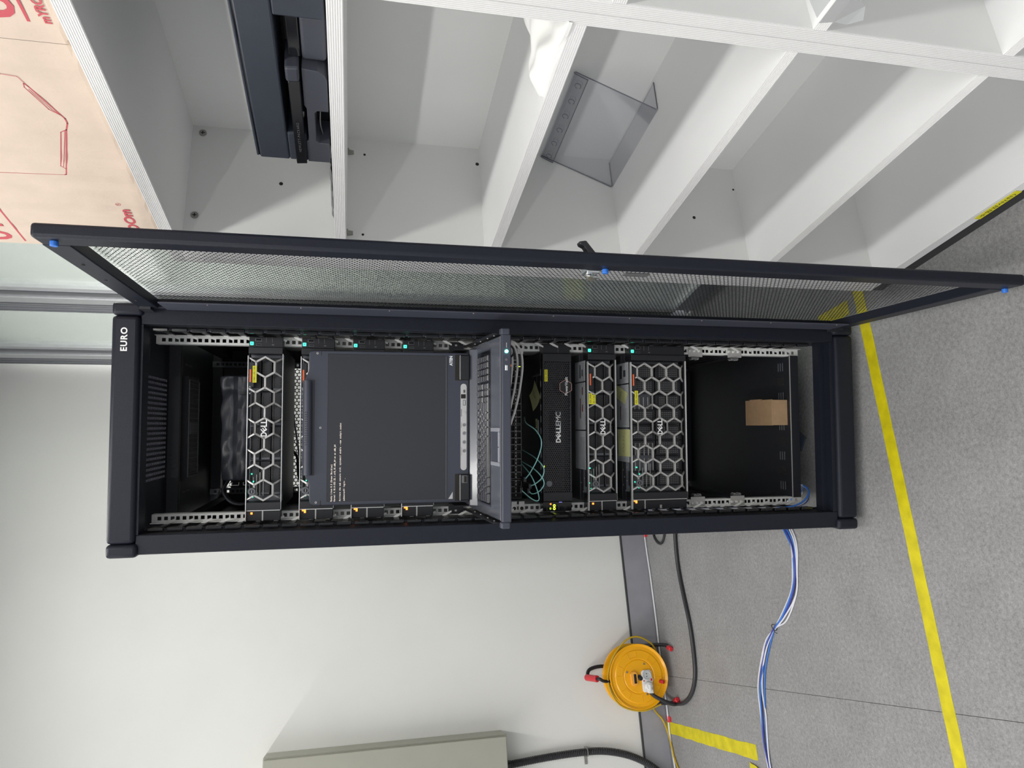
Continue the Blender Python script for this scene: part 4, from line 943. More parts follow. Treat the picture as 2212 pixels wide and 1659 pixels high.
    # drive bays behind the grille
    if detail:
        if u == 2:
            cols, rws = 4, 3
            w0, w1 = -0.176, 0.190
            first = None
            for i in range(cols):
                for j in range(rws):
                    x0 = w0+(w1-w0)/cols*i; x1 = x0+(w1-w0)/cols-0.003; z0 = zb_+0.003+(H-0.006)/rws*j; z1 = z0+(H-0.006)/rws-0.0022
                    if first is None:
                        dc = MB().box(x0, x1, RY-0.022, RY, z0, z1).build('drive_carrier', m_bplast, t, bevel=0.0012)
                        ds = MB()
                        for q in range(9): ds.box(x0+0.012+q*0.0075, x0+0.0165+q*0.0075, RY-0.0226, RY-0.0219, z0+0.003, z0+0.0055)
                        for q in range(9): ds.box(x0+0.012+q*0.0075, x0+0.0165+q*0.0075, RY-0.0226, RY-0.0219, z1-0.0055, z1-0.003)
                        dso = ds.build('carrier_vents', m_hole, dc, kind='stuff')
                        dl = MB().box(x0+0.0015, x0+0.0075, RY-0.0236, RY-0.0219, z0+0.002, z1-0.002).build('release_latch', m_rear, dc, bevel=0.0008)
                        first = (x0, z0)
                    else:
                        c = dup_part(dc, (x0-first[0], 0, z0-first[1])); dup_part(dso, (0, 0, 0), c); dup_part(dl, (0, 0, 0), c)
        else:
            first = None
            for i in range(8):
                for j in range(2):
                    x0 = -0.176+0.0458*i; x1 = x0+0.0435; z0 = zb_+0.005+(H-0.010)/2*j; z1 = z0+(H-0.010)/2-0.003
                    if i in (1, 5) and j == 1: continue
                    if first is None:
                        dc = MB().box(x0, x1, RY-0.018, RY, z0, z1).build('fan_module', m_bplast, t, bevel=0.0015)
                        ds = MB()
                        for q in range(6):
                            for r_ in range(9): ds.box(x0+0.006+q*0.0055, x0+0.0088+q*0.0055, RY-0.0186, RY-0.0179, z0+0.010+r_*0.0068, z0+0.0146+r_*0.0068)
                        dso = ds.build('module_grille', m_silverd, dc, kind='stuff'); first = (x0, z0)
                    else:
                        c = dup_part(dc, (x0-first[0], 0, z0-first[1])); dup_part(dso, (0, 0, 0), c)
            for x0 in (-0.130, -0.085, 0.052):
                mb = MB()
                for q in range(5): mb.box(x0, x0+0.036, RY-0.024, RY-0.020, zc+0.010+q*0.014, zc+0.0115+q*0.014)
                mb.build('card_guide', m_silver, t, kind='stuff')
        for q, (dx_, dz_) in enumerate(((-0.120, 0.37), (-0.140, 0.32), (-0.163, 0.40), (-0.180, 0.33))):
            MB().box(dx_-0.0016, dx_+0.0016, RY-0.030, RY-0.024, zc+H*dz_-0.0012, zc+H*dz_+0.0012).build('activity_led', m_greenled, t)
        for q in range(4):
            zz = zc+H*0.32-q*0.012*(1 if u > 2 else 0.7)
            MB().box(-0.178, -0.128+0.006*q, RY-0.026, RY-0.0225, zz, zz+0.0014).build('carrier_rail', m_silver, t)
    # lock
    lk = MB().cyl((-0.1630, FY-0.003, zt-0.0165), (-0.1630, FY-0.0125, zt-0.0165), 0.0098, 24).build('bezel_lock', m_rear, t, smooth=True, bevel=0.0012)
    MB().cyl((-0.1630, FY-0.0124, zt-0.0165), (-0.1630, FY-0.0130, zt-0.0165), 0.0052, 16).build('lock_barrel', m_gloss, lk); MB().box(-0.1665, -0.1595, FY-0.0134, FY-0.0129, zt-0.0171, zt-0.0159).build('key_slot', m_silver, lk)
    # info panel with orange tag
    MB().box(0.108, 0.172, FY+0.001, FY+0.008, zt-0.0150, zt-0.003).build('info_panel', m_gloss if False else m_bplast, bz)
    MB().box(0.1205, 0.1540, FY-0.0004, FY+0.001, zt-0.0088, zt-0.0046).build('orange_tag', m_orange_tag, bz)
    if logo:
        MB().box(-0.024, 0.024, FY+0.001, FY+0.004, zc-0.012, zc+0.012).build('logo_plate', m_gloss, bz)
        dell(-0.0215, 0.0225, zc-0.0078+0.001, zc+0.0078+0.001, FY-0.0026, m_white, bz)
    return t, zt, zb_, zc
def tape_label(parent, body, x0, x1, z0, z1, y, name='name_label'):
    o = MB().box(x0, x1, y-0.0008, y, z0, z1).build(name, m_ytape, parent)
    text(body, x0+0.0025, x1-0.0025, z0+0.0022, z1-0.0022, y-0.0012, m_ink, o)
A, azt, azb, azc = server(5, 2, 'uppermost 2U server with honeycomb bezel, black pouch lying on top of it', tag=1, body=0.36)
tape_label(A, 'DB01(35.130', 0.1190, 0.1630, azt-0.0225, azt-0.0125, FY-0.0022)
for k, ch in enumerate('<V>'):
    text(ch, 0.0890+0.0085*k, 0.0930+0.0085*k, azt-0.0075, azt-0.0040, FY+0.0005, m_white, A, name='small_symbol')
server(8, 2, 'second server from the top, orange tag showing past the console screen corner', logo=False, detail=True, body=0.36)
server(11, 2, 'third server from the top, only its ends show beside the console screen', logo=False, detail=False)
server(14, 2, 'fourth server from the top, only its ends show, lowest beside the console screen', logo=False, detail=False)
Eo, ezt, ezb, ezc = server(26, 2, '2U honeycomb server with a double yellow label, directly above the 4U server')
tape_label(Eo, 'VDI_FM01', 0.0656, 0.0970, ezt-0.0110, ezt-0.0010, FY-0.0022)
tape_label(Eo, '35.135', 0.0656, 0.0925, ezt-0.0205, ezt-0.0112, FY-0.0022)
Fo, fzt, fzb, fzc = server(29, 4, 'lowest and tallest server, 4U with four honeycomb rows on its bezel')
tape_label(Fo, 'VDI_Main01', 0.0647, 0.1055, fzt-0.0190, fzt-0.0090, FY-0.0022)
# papers lying on / stuck to lids, visible through the 1U gaps
def lid_label(parent, z, x0, x1, y0, y1, reds=(), lines=()):
    o = MB().box(x0, x1, y0, y1, z, z+0.0006).build('info_label', m_label, parent)
    mb = MB(); 
    for (a, b, c, d) in reds: mb.box(a, b, c, d, z+0.0006, z+0.0008)
    if reds: mb.build('red_field', m_lred, o)
    mb = MB()
    for (a, b, c, d) in lines: mb.box(a, b, c, d, z+0.0006, z+0.0008)
    if lines: mb.build('printed_rule', m_lline, o)
lid_label(Eo, ezt, 0.135, 0.195, 0.155, 0.250, (), [(0.14, 0.190, 0.170, 0.171), (0.15, 0.17, 0.176, 0.186), (0.145, 0.185, 0.195, 0.205)])
lid_label(Eo, ezt, -0.008, 0.131, 0.155, 0.250, [(0.025, 0.085, 0.196, 0.203), (0.095, 0.118, 0.176, 0.184), (0.045, 0.066, 0.176, 0.184)], [(0.0, 0.125, 0.1625, 0.1635)])
lid_label(Eo, ezt, -0.125, -0.012, 0.155, 0.250, (), [(-0.12, -0.03, 0.165+0.006*k, 0.1658+0.006*k) for k in range(7)])
lid_label(Fo, fzt, 0.130, 0.192, 0.150, 0.262, (), [(0.14, 0.186, 0.158, 0.159), (0.15, 0.17, 0.172, 0.19), (0.145, 0.185, 0.20, 0.22)])
lid_label(Fo, fzt, -0.002, 0.126, 0.150, 0.262, [(0.098, 0.114, 0.205, 0.222), (0.02, 0.062, 0.212, 0.218)], [(0.0, 0.120, 0.1560, 0.1568)]+[(0.005, 0.055, 0.165+0.006*k, 0.1658+0.006*k) for k in range(6)])
lid_label(Fo, fzt, -0.105, -0.006, 0.150, 0.262, (), [(-0.10, -0.02, 0.160+0.008*k, 0.1608+0.008*k) for k in range(8)])
for P_, z, pts in ((Eo, ezt, [(-0.15, 0.17), (-0.19, 0.18), (-0.165, 0.2)]), (Fo, fzt, [(-0.12, 0.17), (-0.13, 0.2), (-0.15, 0.19), (-0.16, 0.17), (-0.175, 0.2), (-0.19, 0.18)])):
    for (x, y) in pts: MB().cyl((x, y, z), (x, y, z+0.0008), 0.0022, 10).build('cover_rivet', m_silver, P_)
def note(name, label, pts, z, curl=0.006):
    # quad with a curled free corner
    a, b, c, d = [Vector(p) for p in pts]; n = 8; vs = []
    for i in range(n+1):
        for j in range(n+1):
            u, v = i/n, j/n; p = a*(1-u)*(1-v)+b*u*(1-v)+c*u*v+d*(1-u)*v
            vs.append((p.x, p.y, z+0.0012+curl*(max(0, v-0.35)**2)*1.8+0.3*curl*(u*v)**2))
    fs = [(i*(n+1)+j, (i+1)*(n+1)+j, (i+1)*(n+1)+j+1, i*(n+1)+j+1) for i in range(n) for j in range(n)]
    t = thing(name, label, 'note', (a.x, a.y, z), rack=True, group='yellow notes on the rack equipment')
    MB().add(vs, fs).build('paper', m_postit, t, smooth=True)
    mb = MB()
    rnd = random.Random(3)
    for k in range(5):
        u = 0.2+0.13*k; p = a*(1-u)*0.45+b*u*0.45+c*u*0.55+d*(1-u)*0.55
        zz = z+0.0012+curl*(0.2**2)*1.8+0.0012
        mb.tube([(p.x+rnd.uniform(-.003, .003), p.y-0.006, zz), (p.x+rnd.uniform(-.003, .003), p.y, zz+0.0003), (p.x+rnd.uniform(-.004, .004), p.y+0.006, zz)], 0.0003, 4)
    mb.build('handwriting', m_ink, t, kind='stuff')
note('sticky_note', 'flat yellow sticky note lying between the 2U and 4U honeycomb servers', [(-0.0880, 0.139), (-0.0085, 0.139), (-0.0085, 0.229), (-0.0890, 0.226)], fzt+0.0006, 0.004)
note('sticky_note', 'tilted yellow sticky note, curled, right of the flat one above the 4U server', [(0.066, 0.178), (0.100, 0.155), (0.128, 0.232), (0.092, 0.250)], fzt+0.0006, 0.004)

# storage unit with perforated bezel (2U)
pz1, pz0 = UZ(23)-0.0008, UZ(25)+0.0008
pv = thing('storage_array', '2U storage array with dense round-hole bezel and a pink outlined hexagon', 'storage array', (0, RY, pz0), rack=True)
MB().box(-0.2175, 0.2175, RY+0.001, RY+0.50, pz0+0.0012, pz1-0.0012).build('chassis', m_lid, pv)
MB().box(-0.2180, 0.2180, RY-0.0120, RY+0.48, pz1-0.0012, pz1-0.0002).build('top_cover', m_black2, pv)
pb = MB().box(-0.2125, -0.187, FY+0.014, RY-0.0005, pz0, pz1-0.0014).box(0.190, 0.2125, FY+0.014, RY-0.0005, pz0, pz1-0.0014).box(-0.187, 0.190, FY+0.016, RY-0.0005, pz1-0.006, pz1-0.0014).box(-0.187, 0.190, FY+0.016, RY-0.0005, pz0, pz0+0.005).build('bezel', m_bplast, pv, bevel=0.001)
perf(-0.187, 0.190, pz0+0.005, pz1-0.006, 0.00546, 0.0063, 0.00235, lambda u, t, z: (u, FY+0.016+t, z), t=0.001, walls=False, nseg=6).build('perforated_front', m_bplast, pb, kind='stuff')
MB().box(-0.186, 0.189, RY-0.004, RY-0.001, pz0+0.004, pz1-0.006).build('inner_backplane', m_gloss, pv)
mb = MB(); rnd = random.Random(5)
for k in range(60): x = rnd.uniform(-0.17, 0.16); z = rnd.uniform(pz0+0.01, pz1-0.012); mb.box(x, x+rnd.uniform(.001, .005), RY-0.006, RY-0.004, z, z+0.0008)
mb.build('backplane_glints', m_silverd, pv, kind='stuff')
yq = FY+0.0155
dell(-0.0445, 0.0460, 0.8895, 0.9035, yq-0.0012, m_white, pb, emc=True)
MB().box(-0.047, 0.048, yq-0.0006, yq+0.0010, 0.8868, 0.9062).build('logo_plate', m_bplast, pb, bevel=0.0004)
hx, hz, hr = 0.1160, 0.8735, 0.0205
mb = MB()
for k in range(6):
    a0, a1 = k*PI/3, (k+1)*PI/3
    mb.bar((hx+hr*math.cos(a0), hz+hr*math.sin(a0)), (hx+hr*math.cos(a1), hz+hr*math.sin(a1)), 0.0011, yq-0.002, yq)
m_pink = mat('pink_outline', (0.62, 0.36, 0.33), 0.5)
mb.build('hexagon_outline', m_pink, pb)
MB().prism([(hx+hr*0.94*math.cos(k*PI/3), hz+hr*0.94*math.sin(k*PI/3)) for k in range(6)], yq-0.0008, yq+0.0005).build('hexagon_plate', m_gloss, pb)
text('PowerVault', 0.0915, 0.1445, 0.8675, 0.8765, yq-0.0024, m_white, pb, bold=0.012)
tape_label(pv, 'VDI_ST01', 0.1310, 0.1655, pz1-0.0155, pz1-0.0060, yq-0.001)
pe = MB().box(-0.2410, -0.2130, 0.146, RY-0.0005, pz0+0.001, pz1-0.001).build('left_ear', m_gloss, pv, bevel=0.0015)
MB().box(0.2130, 0.2410, 0.152, RY-0.0005, pz0+0.001, pz1-0.001).build('right_ear', m_bplast, pv, bevel=0.0015)
MB().box(0.2150, 0.2390, 0.1508, 0.152, pz0+0.037, pz0+0.038).build('latch_line', m_silverd, pe)
for (x0, x1) in ((-0.2360, -0.2300), (-0.2285, -0.2225)):          # 00 display
    pass
text('00', -0.2370, -0.2205, 0.9050, 0.9130, 0.1452, m_yelled, pe, bold=0.03, name='display_digits')
MB().prism([(-0.2225, 0.9180), (-0.2170, 0.9180), (-0.21975, 0.9235)], 0.1448, 0.146).build('fault_icon', m_orled, pe)
mb = MB().tube([(-0.2325+0.0022*math.cos(a), 0.1452, 0.9205+0.0022*math.sin(a)) for a in [2*PI*q/12 for q in range(13)]], 0.0004, 4, smooth=False).build('power_ring', m_yelled, pe)
m_violet = mat('violet_light', (0.3, 0.3, 0.8), 0.4, emit=(0.28, 0.27, 0.9), estr=0.9)
MB().box(-0.2160, -0.2145, 0.1448, 0.146, 0.8860, 0.8950).build('violet_light_bar', m_violet, pe)
MB().box(-0.2375, -0.2230, 0.1452, 0.146, 0.9300, 0.9308).box(-0.2375, -0.2230, 0.1452, 0.146, 0.8950, 0.8958).build('printed_rule', m_silverd, pe)
MB().box(-0.1150, -0.1100, yq-0.0004, yq, pz1-0.0050, pz1-0.0035).build('status_led', m_yelled, pb)
mb = MB()
for k in range(11): mb.box(-0.190+0.034*k, -0.172+0.034*k, RY-0.0140, RY-0.0120, pz1-0.0022, pz1-0.0006)
mb.build('bezel_clip', m_silver, pb)
lk = MB().cyl((-0.1615, FY+0.016, pz1-0.018), (-0.1615, FY+0.010, pz1-0.018), 0.0090, 20).build('bezel_lock', m_rear, pv, smooth=True, bevel=0.001)
lid_label(pv, pz1, -0.02, 0.020, 0.185, 0.205, (), ())
MB().box(0.150, 0.155, 0.170, 0.26, pz1, pz1+0.0006).box(0.10, 0.16, 0.205, 0.2065, pz1, pz1+0.0005).build('cover_seam', m_rear, pv)
note('sticky_note', 'crumpled yellow sticky note on top of the perforated storage array', [(0.140, 0.226), (0.088, 0.160), (0.046, 0.205), (0.095, 0.262)], pz1+0.0005, 0.010)
note('sticky_note', 'narrow yellow note strip on the storage array lid, left of the crumpled note', [(-0.004, 0.192), (0.024, 0.192), (0.024, 0.212), (-0.004, 0.212)], pz1+0.0008, 0.001)

# network switch (1U) with two rows of ports
sz1, sz0 = UZ(21)-0.0010, UZ(22)+0.0010
sw = thing('network_switch', 'black 1U network switch with two rows of empty ports under the console', 'network switch', (0, RY+0.01, sz0), rack=True)
SY = 0.198
MB().box(-0.2175, 0.2175, SY+0.012, SY+0.42, sz0, sz1).build('chassis', m_black2, sw)
first = None; x = 0.158
xs = []
for g in range(5):
    for k in range(4):
        xs.append(x); x -= 0.0193
    x -= 0.0030
for xx in xs[:18]:
    for z0 in (sz0+0.0040, sz0+0.0225):
        if first is None:
            p = MB()
            a, b, c, d = xx-0.0092, xx+0.0092, z0, z0+0.0150
            for q in ((a, a+0.0009, c, d), (b-0.0009, b, c, d), (a, b, c, c+0.0009), (a, b, d-0.0009, d)): p.box(q[0], q[1], SY-0.002, SY+0.012, q[2], q[3])
            port = p.build('port_cage', m_silverd, sw); first = (xx, z0)
        else: dup_part(port, (xx-first[0], 0, z0-first[1]))
MB().box(-0.205, 0.172, SY+0.0105, SY+0.012, sz0+0.002, sz1-0.002).build('port_recess', m_hole, sw)
mb = MB()
for q in range(110): mb.box(-0.200+0.0034*q, -0.1985+0.0034*q, SY-0.0006, SY+0.002, sz1-0.0036, sz1-0.0010)
mb.build('vent_teeth', m_rear, sw, kind='stuff')
mb = MB()
for q in range(36): mb.box(-0.200+0.0103*q, -0.1945+0.0103*q, SY-0.0022, SY+0.002, sz0+0.0198, sz0+0.0210)
mb.build('port_led_strip', m_silver, sw, kind='stuff')
rp = MB().box(0.180, 0.2130, SY-0.001, SY+0.012, sz0+0.001, sz1-0.001).build('management_panel', m_bplast, sw, bevel=0.001)
MB().box(0.184, 0.197, SY-0.0025, SY-0.001, sz0+0.016, sz0+0.028).build('jack_rim', m_silver, rp); MB().box(0.1860, 0.195, SY-0.0032, SY-0.0024, sz0+0.018, sz0+0.026).build('jack', m_hole, rp)
MB().box(0.1765, 0.1780, SY-0.003, SY-0.001, sz0+0.0060, sz0+0.0150).build('status_led', m_yelled, rp)
MB().box(0.1765, 0.1790, SY-0.003, SY-0.001, sz0+0.0185, sz0+0.0205).build('status_led', m_white, rp)
MB().box(0.1765, 0.1830, SY-0.004, SY-0.001, sz0+0.0345, sz0+0.0370).build('status_led', m_orled, rp)
for s_, zs in ((-1, (sz1-0.0125, sz0+0.008)), (1, (sz0+0.010,))):
    for z in zs:
        a, b = sorted((s_*0.2130, s_*0.2400)); br = MB().box(a, b, RY-0.0035, RY-0.0008, z-0.0085, z+0.0085).build('mounting_bracket', m_zinc, sw, bevel=0.002)
        MB().cyl((s_*0.2330, RY-0.0036, z), (s_*0.2330, RY-0.0048, z), 0.0050, 16).build('screw_hole', m_hole, br)
MB().box(-0.2130, -0.2100, RY-0.004, SY+0.01, sz0, sz1).build('bracket_web', m_black2, sw)

# aqua fibre patch cables with black connectors
def patch(name, pts, r, m, label, grp='patch cables at the network switch', conn=True):
    t = thing(name, label, 'cable', pts[0], rack=True, group=grp)
    MB().tube(pts, r, 8).build('cable_jacket', m, t, smooth=True)
    if conn:
        p = pts[-1]; MB().box(p[0]-0.0075, p[0]+0.0075, p[1]-0.004, p[1]+0.040, p[2]-0.0045, p[2]+0.0045).build('connector', m_bplast, t, bevel=0.0012)
patch('fibre_cable', [(0.030, 0.300, 0.958), (0.012, 0.190, 0.980), (-0.0097, 0.138, 0.9640), (-0.0428, 0.118, 0.9530), (-0.0887, 0.125, 0.9630), (-0.1300, 0.150, 0.9790), (-0.1500, 0.168, 0.990)], 0.0016, m_teal, 'bright aqua fibre cable making the widest arc beside the storage array')
patch('fibre_cable', [(-0.070, 0.300, 0.965), (-0.090, 0.170, 0.957), (-0.1150, 0.128, 0.9450), (-0.1407, 0.126, 0.9490), (-0.1600, 0.140, 0.9650), (-0.1690, 0.160, 0.9770)], 0.0016, m_teal, 'aqua fibre cable with the middle arc beside the storage array')
patch('fibre_cable', [(-0.100, 0.300, 0.978), (-0.118, 0.170, 0.966), (-0.1385, 0.130, 0.9520), (-0.1600, 0.125, 0.9445), (-0.1810, 0.132, 0.9560), (-0.1900, 0.150, 0.9720), (-0.1830, 0.165, 0.980)], 0.0016, m_teal, 'aqua fibre cable with the smallest arc, ending low at the switch')
patch('fibre_cable', [(-0.095, 0.300, 0.985), (-0.1337, 0.170, 0.975), (-0.1700, 0.140, 0.9640), (-0.2010, 0.130, 0.9580), (-0.2080, 0.130, 0.9660), (-0.1990, 0.135, 0.9830), (-0.1790, 0.160, 1.003)], 0.0016, m_teal, 'aqua fibre cable looping close to the left mounting rail')
# light grey patch cables sweeping under the console
patch('patch_cable', [(0.2415, 0.120, 1.075), (0.2350, 0.070, 1.045), (0.2100, 0.060, 1.0270), (0.1700, 0.060, 1.0215), (0.1187, 0.062, 1.0265), (0.0675, 0.065, 1.0360), (0.020, 0.075, 1.048), (-0.06, 0.12, 1.068), (-0.12, 0.20, 1.075)], 0.0032, m_gcab, 'light grey patch cable hanging lowest under the console front', conn=False)
patch('patch_cable', [(0.2415, 0.125, 1.085), (0.2360, 0.075, 1.057), (0.2150, 0.066, 1.0400), (0.1750, 0.066, 1.0340), (0.1230, 0.068, 1.0390), (0.070, 0.072, 1.0490), (0.010, 0.09, 1.062), (-0.05, 0.2, 1.07)], 0.0032, m_gcab, 'light grey patch cable just above the lowest one under the console', conn=False)
patch('patch_cable', [(0.2415, 0.130, 1.095), (0.2365, 0.085, 1.068), (0.2200, 0.072, 1.0530), (0.1850, 0.072, 1.0470), (0.1350, 0.075, 1.0500), (0.085, 0.08, 1.0580), (0.03, 0.12, 1.066)], 0.0032, m_gcab, 'light grey patch cable closest to the console underside', conn=False)
patch('patch_cable', [(0.2440, 0.060, 1.10), (0.2330, 0.052, 1.078), (0.2180, 0.052, 1.052), (0.2000, 0.055, 1.048), (0.185, 0.075, 1.06)], 0.0026, m_bcord, 'thin black cable hanging beside the console right end', conn=False)

# ------------------------------------------------------------------ console drawer with flip-up screen
kv = thing('console_drawer', 'pulled-out rack console with raised flat screen, keyboard and touchpad', 'rack console', (0, 0.10, 1.12), rack=True)
KZ = lambda y: 1.150+(y-0.160)*0.0825
def K(x, y, dz): return (x, y, KZ(y)+dz)
dk = MB(K).box(-0.2235, 0.2235, -0.148, 0.170, -0.016, 0.0).build('keyboard_drawer', m_deck, kv, bevel=0.0015)
fb = MB(K).box(-0.2260, 0.2260, -0.160, -0.146, -0.0215, 0.0015).build('front_bar', m_lcd, kv, bevel=0.003, smooth=True)
MB(K).box(-0.2230, 0.2230, -0.1465, -0.1440, -0.002, 0.0022).build('front_ridge', m_silverd, fb, bevel=0.0008)
for s_ in (-1, 1):
    a, b = sorted((s_*0.2250, s_*0.2400)); MB(K).box(a, b, -0.1615, -0.142, -0.0180, 0.0035).build('latch_lug', m_lcd, fb, bevel=0.003)
    a, b = sorted((s_*0.2290, s_*0.2310)); sl_ = MB(K).box(a, b, -0.130, 0.30, -0.012, 0.017).build('drawer_slide', m_bplast, kv)
    for yy in (-0.10, -0.04, 0.03, 0.09): MB(K).cyl((s_*0.2288, yy, 0.004), (s_*0.2275, yy, 0.004), 0.0022, 8).build('slide_rivet', m_silver, sl_)
led = MB(K).cyl((0.1840, -0.1600, -0.0095), (0.1840, -0.1625, -0.0095), 0.0042, 16).build('power_led', m_cyanled, fb, smooth=True)
MB(K).box(0.1930, 0.2050, -0.1612, -0.1600, -0.0105, -0.0090).build('printed_mark', m_silver, fb)
MB(K).cyl((0.1640, -0.1600, -0.0090), (0.1640, -0.1610, -0.0090), 0.0032, 12).build('mouse_icon', m_silverd, fb)
ub = MB(K).box(0.1375, 0.1505, -0.1620, -0.1600, -0.0125, -0.0060).build('usb_port', m_chrome, fb, bevel=0.0006); MB(K).box(0.1385, 0.1495, -0.1625, -0.1619, -0.0108, -0.0085).build('usb_tongue', m_strip, ub)
MB().prism([(0.0790, KZ(0.079)-0.001), (0.0960, 1.1625), (0.160, 1.1625), (0.160, KZ(0.16)-0.001)], -0.2120, 0.2140, 'x').build('rear_ramp', m_deck, kv, bevel=0.0015)
# keyboard well and keys
MB(K).box(-0.2000, 0.2030, -0.0575, 0.0780, -0.0005, 0.0004).build('keyboard_frame', m_lcd, dk)
MB(K).box(-0.1960, 0.1990, -0.0540, 0.0740, 0.0003, 0.0008).build('keyboard_well', m_gloss, dk)
keymesh = {}
def key(x, y, w_, d_=0.0160):
    y -= 0.0180
    k = (round(w_, 4), round(d_, 4))
    if k not in keymesh:
        mb = MB(K); h = 0.0050
        a = [(x-w_/2, y-d_/2), (x+w_/2, y-d_/2), (x+w_/2, y+d_/2), (x-w_/2, y+d_/2)]; b = [(x-w_/2+0.0020, y-d_/2+0.0022), (x+w_/2-0.0020, y-d_/2+0.0022), (x+w_/2-0.0020, y+d_/2-0.0012), (x-w_/2+0.0020, y+d_/2-0.0012)]
        mb.add([(p[0], p[1], 0.0008) for p in a]+[(p[0], p[1], h) for p in b], [(4, 5, 6, 7), (0, 1, 5, 4), (1, 2, 6, 5), (2, 3, 7, 6), (3, 0, 4, 7)])
        keymesh[k] = (mb.build('key', m_key, dk), x, y)
    else:
        o, x0, y0 = keymesh[k]; dup_part(o, (x-x0, y-y0, (y-y0)*0.0825))
P_ = 0.0178; KX = -0.1930
rows = [(0.078, 0.0110, [(0, 1)]+[(1.6+i, 1) for i in range(4)]+[(6+i, 1) for i in range(4)]+[(10.4+i, 1) for i in range(4)]),
        (0.060, 0.0158, [(i, 1) for i in range(13)]+[(13, 1.6)]),
        (0.0425, 0.0158, [(0, 1.5)]+[(1.5+i, 1) for i in range(12)]+[(13.5, 1.1)]),
        (0.025, 0.0158, [(0, 1.75)]+[(1.75+i, 1) for i in range(11)]+[(12.75, 1.85)]),
        (0.0075, 0.0158, [(0, 2.2)]+[(2.2+i, 1) for i in range(10)]+[(12.2, 2.4)]),
        (-0.010, 0.0158, [(0, 1.4), (1.4, 1), (2.4, 1.3), (3.7, 5.9), (9.6, 1.3), (10.9, 1), (11.9, 1.1), (13.0, 1.6)])]
for y, d_, ks in rows:
    for a, w_ in ks: key(KX+(a+w_/2)*P_, y, w_*P_-0.0016, d_)
for blk, cols in ((14.85, 3), (18.05, 4)):
    for r_ in range(6):
        for c in range(cols):
            if cols == 3 and r_ in (3,) : continue
            y = 0.078-0.0176*r_; x = KX+(blk+c+0.5)*P_*0.97
            if x > 0.196: continue
            key(x, y, 0.0150, 0.0110 if r_ == 0 else 0.0156)
m_tp = mat('touchpad_frame_grey', (0.27, 0.28, 0.32), 0.35)
# touchpad with raised light frame
tf = MB(K)
tf.box(-0.0940, -0.0840, -0.138, -0.062, 0.0, 0.0030).box(-0.0100, 0.0000, -0.138, -0.062, 0.0, 0.0030).box(-0.0840, -0.0100, -0.138, -0.126, 0.0, 0.0030)
tf.build('touchpad_frame', m_silver if False else m_tp, dk, bevel=0.0015)
MB(K).box(-0.0835, -0.0105, -0.1255, -0.066, 0.0, 0.0012).build('touchpad', m_lcd, dk, bevel=0.0005)
MB(K).box(-0.0480, -0.0465, -0.137, -0.128, 0.0030, 0.0033).build('pad_mark', m_gloss, dk)
# screen
SY_ = 0.100
pl = [(-0.2020, 1.1640), (0.2040, 1.1640), (0.2040, 1.1900), (0.2035, 1.5700), (0.2020, 1.5830), (0.1970, 1.5872), (0.1560, 1.5872), (0.1480, 1.5880), (0.1370, 1.5930), (0.1290, 1.5960), (-0.1250, 1.5940), (-0.1310, 1.5915), (-0.1400, 1.5865), (-0.1480, 1.5840), (-0.1900, 1.5828), (-0.1975, 1.5800), (-0.2015, 1.5700)]
sp = MB().prism(pl, SY_-0.004, SY_+0.022).build('screen_housing', m_lcd, kv, bevel=0.0025)
MB().box(-0.1920, 0.1950, SY_-0.0050, SY_-0.0035, 1.2265, 1.5390).build('screen_rebate', m_gloss, sp)
MB().box(-0.1910, 0.1940, SY_-0.0056, SY_-0.0046, 1.2275, 1.5380).build('display_panel', m_screen, sp)
MB().box(-0.1910, 0.1940, SY_-0.0066, SY_-0.0052, 1.2262, 1.2276).build('panel_lip', m_silverd, sp)
MB().tube([(-0.1215, SY_-0.010, 1.5880), (-0.1195, SY_-0.010, 1.5880), (0.1215, SY_-0.010, 1.5905), (0.1235, SY_-0.010, 1.5905)], 0.0115, 20, smooth=False).build('screen_grip', m_lcd, kv, smooth=True)
MB().box(-0.1235, 0.1255, SY_-0.0046, SY_-0.0038, 1.5720, 1.5765).build('grip_recess', m_gloss, sp, bevel=0.0003)
mb = MB()
for i in range(15):
    for j in range(3): mb.cyl((-0.043+0.006*i, SY_-0.0218+0.0009*j*j, 1.5935-0.0045*j+0.00003*i), (-0.043+0.006*i, SY_-0.0226+0.0009*j*j, 1.5935-0.0045*j), 0.0010, 6)
mb.build('speaker_hole_grid', m_hole, kv, kind='stuff')
for (x, z) in ((0.1960, 1.5660), (0.0007, 1.5566), (-0.1930, 1.5659)):
    s_ = MB().cyl((x, SY_-0.004, z), (x, SY_-0.0052, z), 0.0028, 14).build('housing_screw', m_silver, sp); MB().cyl((x, SY_-0.0052, z), (x, SY_-0.0056, z), 0.0013, 8).build('screw_socket', m_hole, s_)
for x0, x1, zz in ((0.1905, 0.2035, 1.5555), (-0.2015, -0.1885, 1.5540)): MB().box(x0, x1, SY_-0.0046, SY_-0.0040, zz, zz+0.0012).build('housing_seam', m_hole, sp)
text('ATEN', 0.1680, 0.1950, 1.2095, 1.2180, SY_-0.0045, m_white, sp, bold=0.05, name='logo_lettering')
MB().prism([(-0.1925, 1.2205), (-0.1925, 1.2085), (-0.1735, 1.2085)], SY_-0.0045, SY_-0.0040).build('corner_sticker', m_strip, sp)
TX = [('Rocky Linux 8.5 (Green Obsidian)', -0.0950, 1.5252), ('Kernel 4.18.0-553.22.1.el8_10.x86_64 on an x86_64', -0.0443, 1.5172), ('Activate the web console with: systemctl enable --now cockpit.socket', 0.0127, 1.5035), ('submaster01 login: _', -0.1282, 1.4930)]
mono = None
try: mono = bpy.data.fonts.load('<builtin>')
except Exception: mono = None
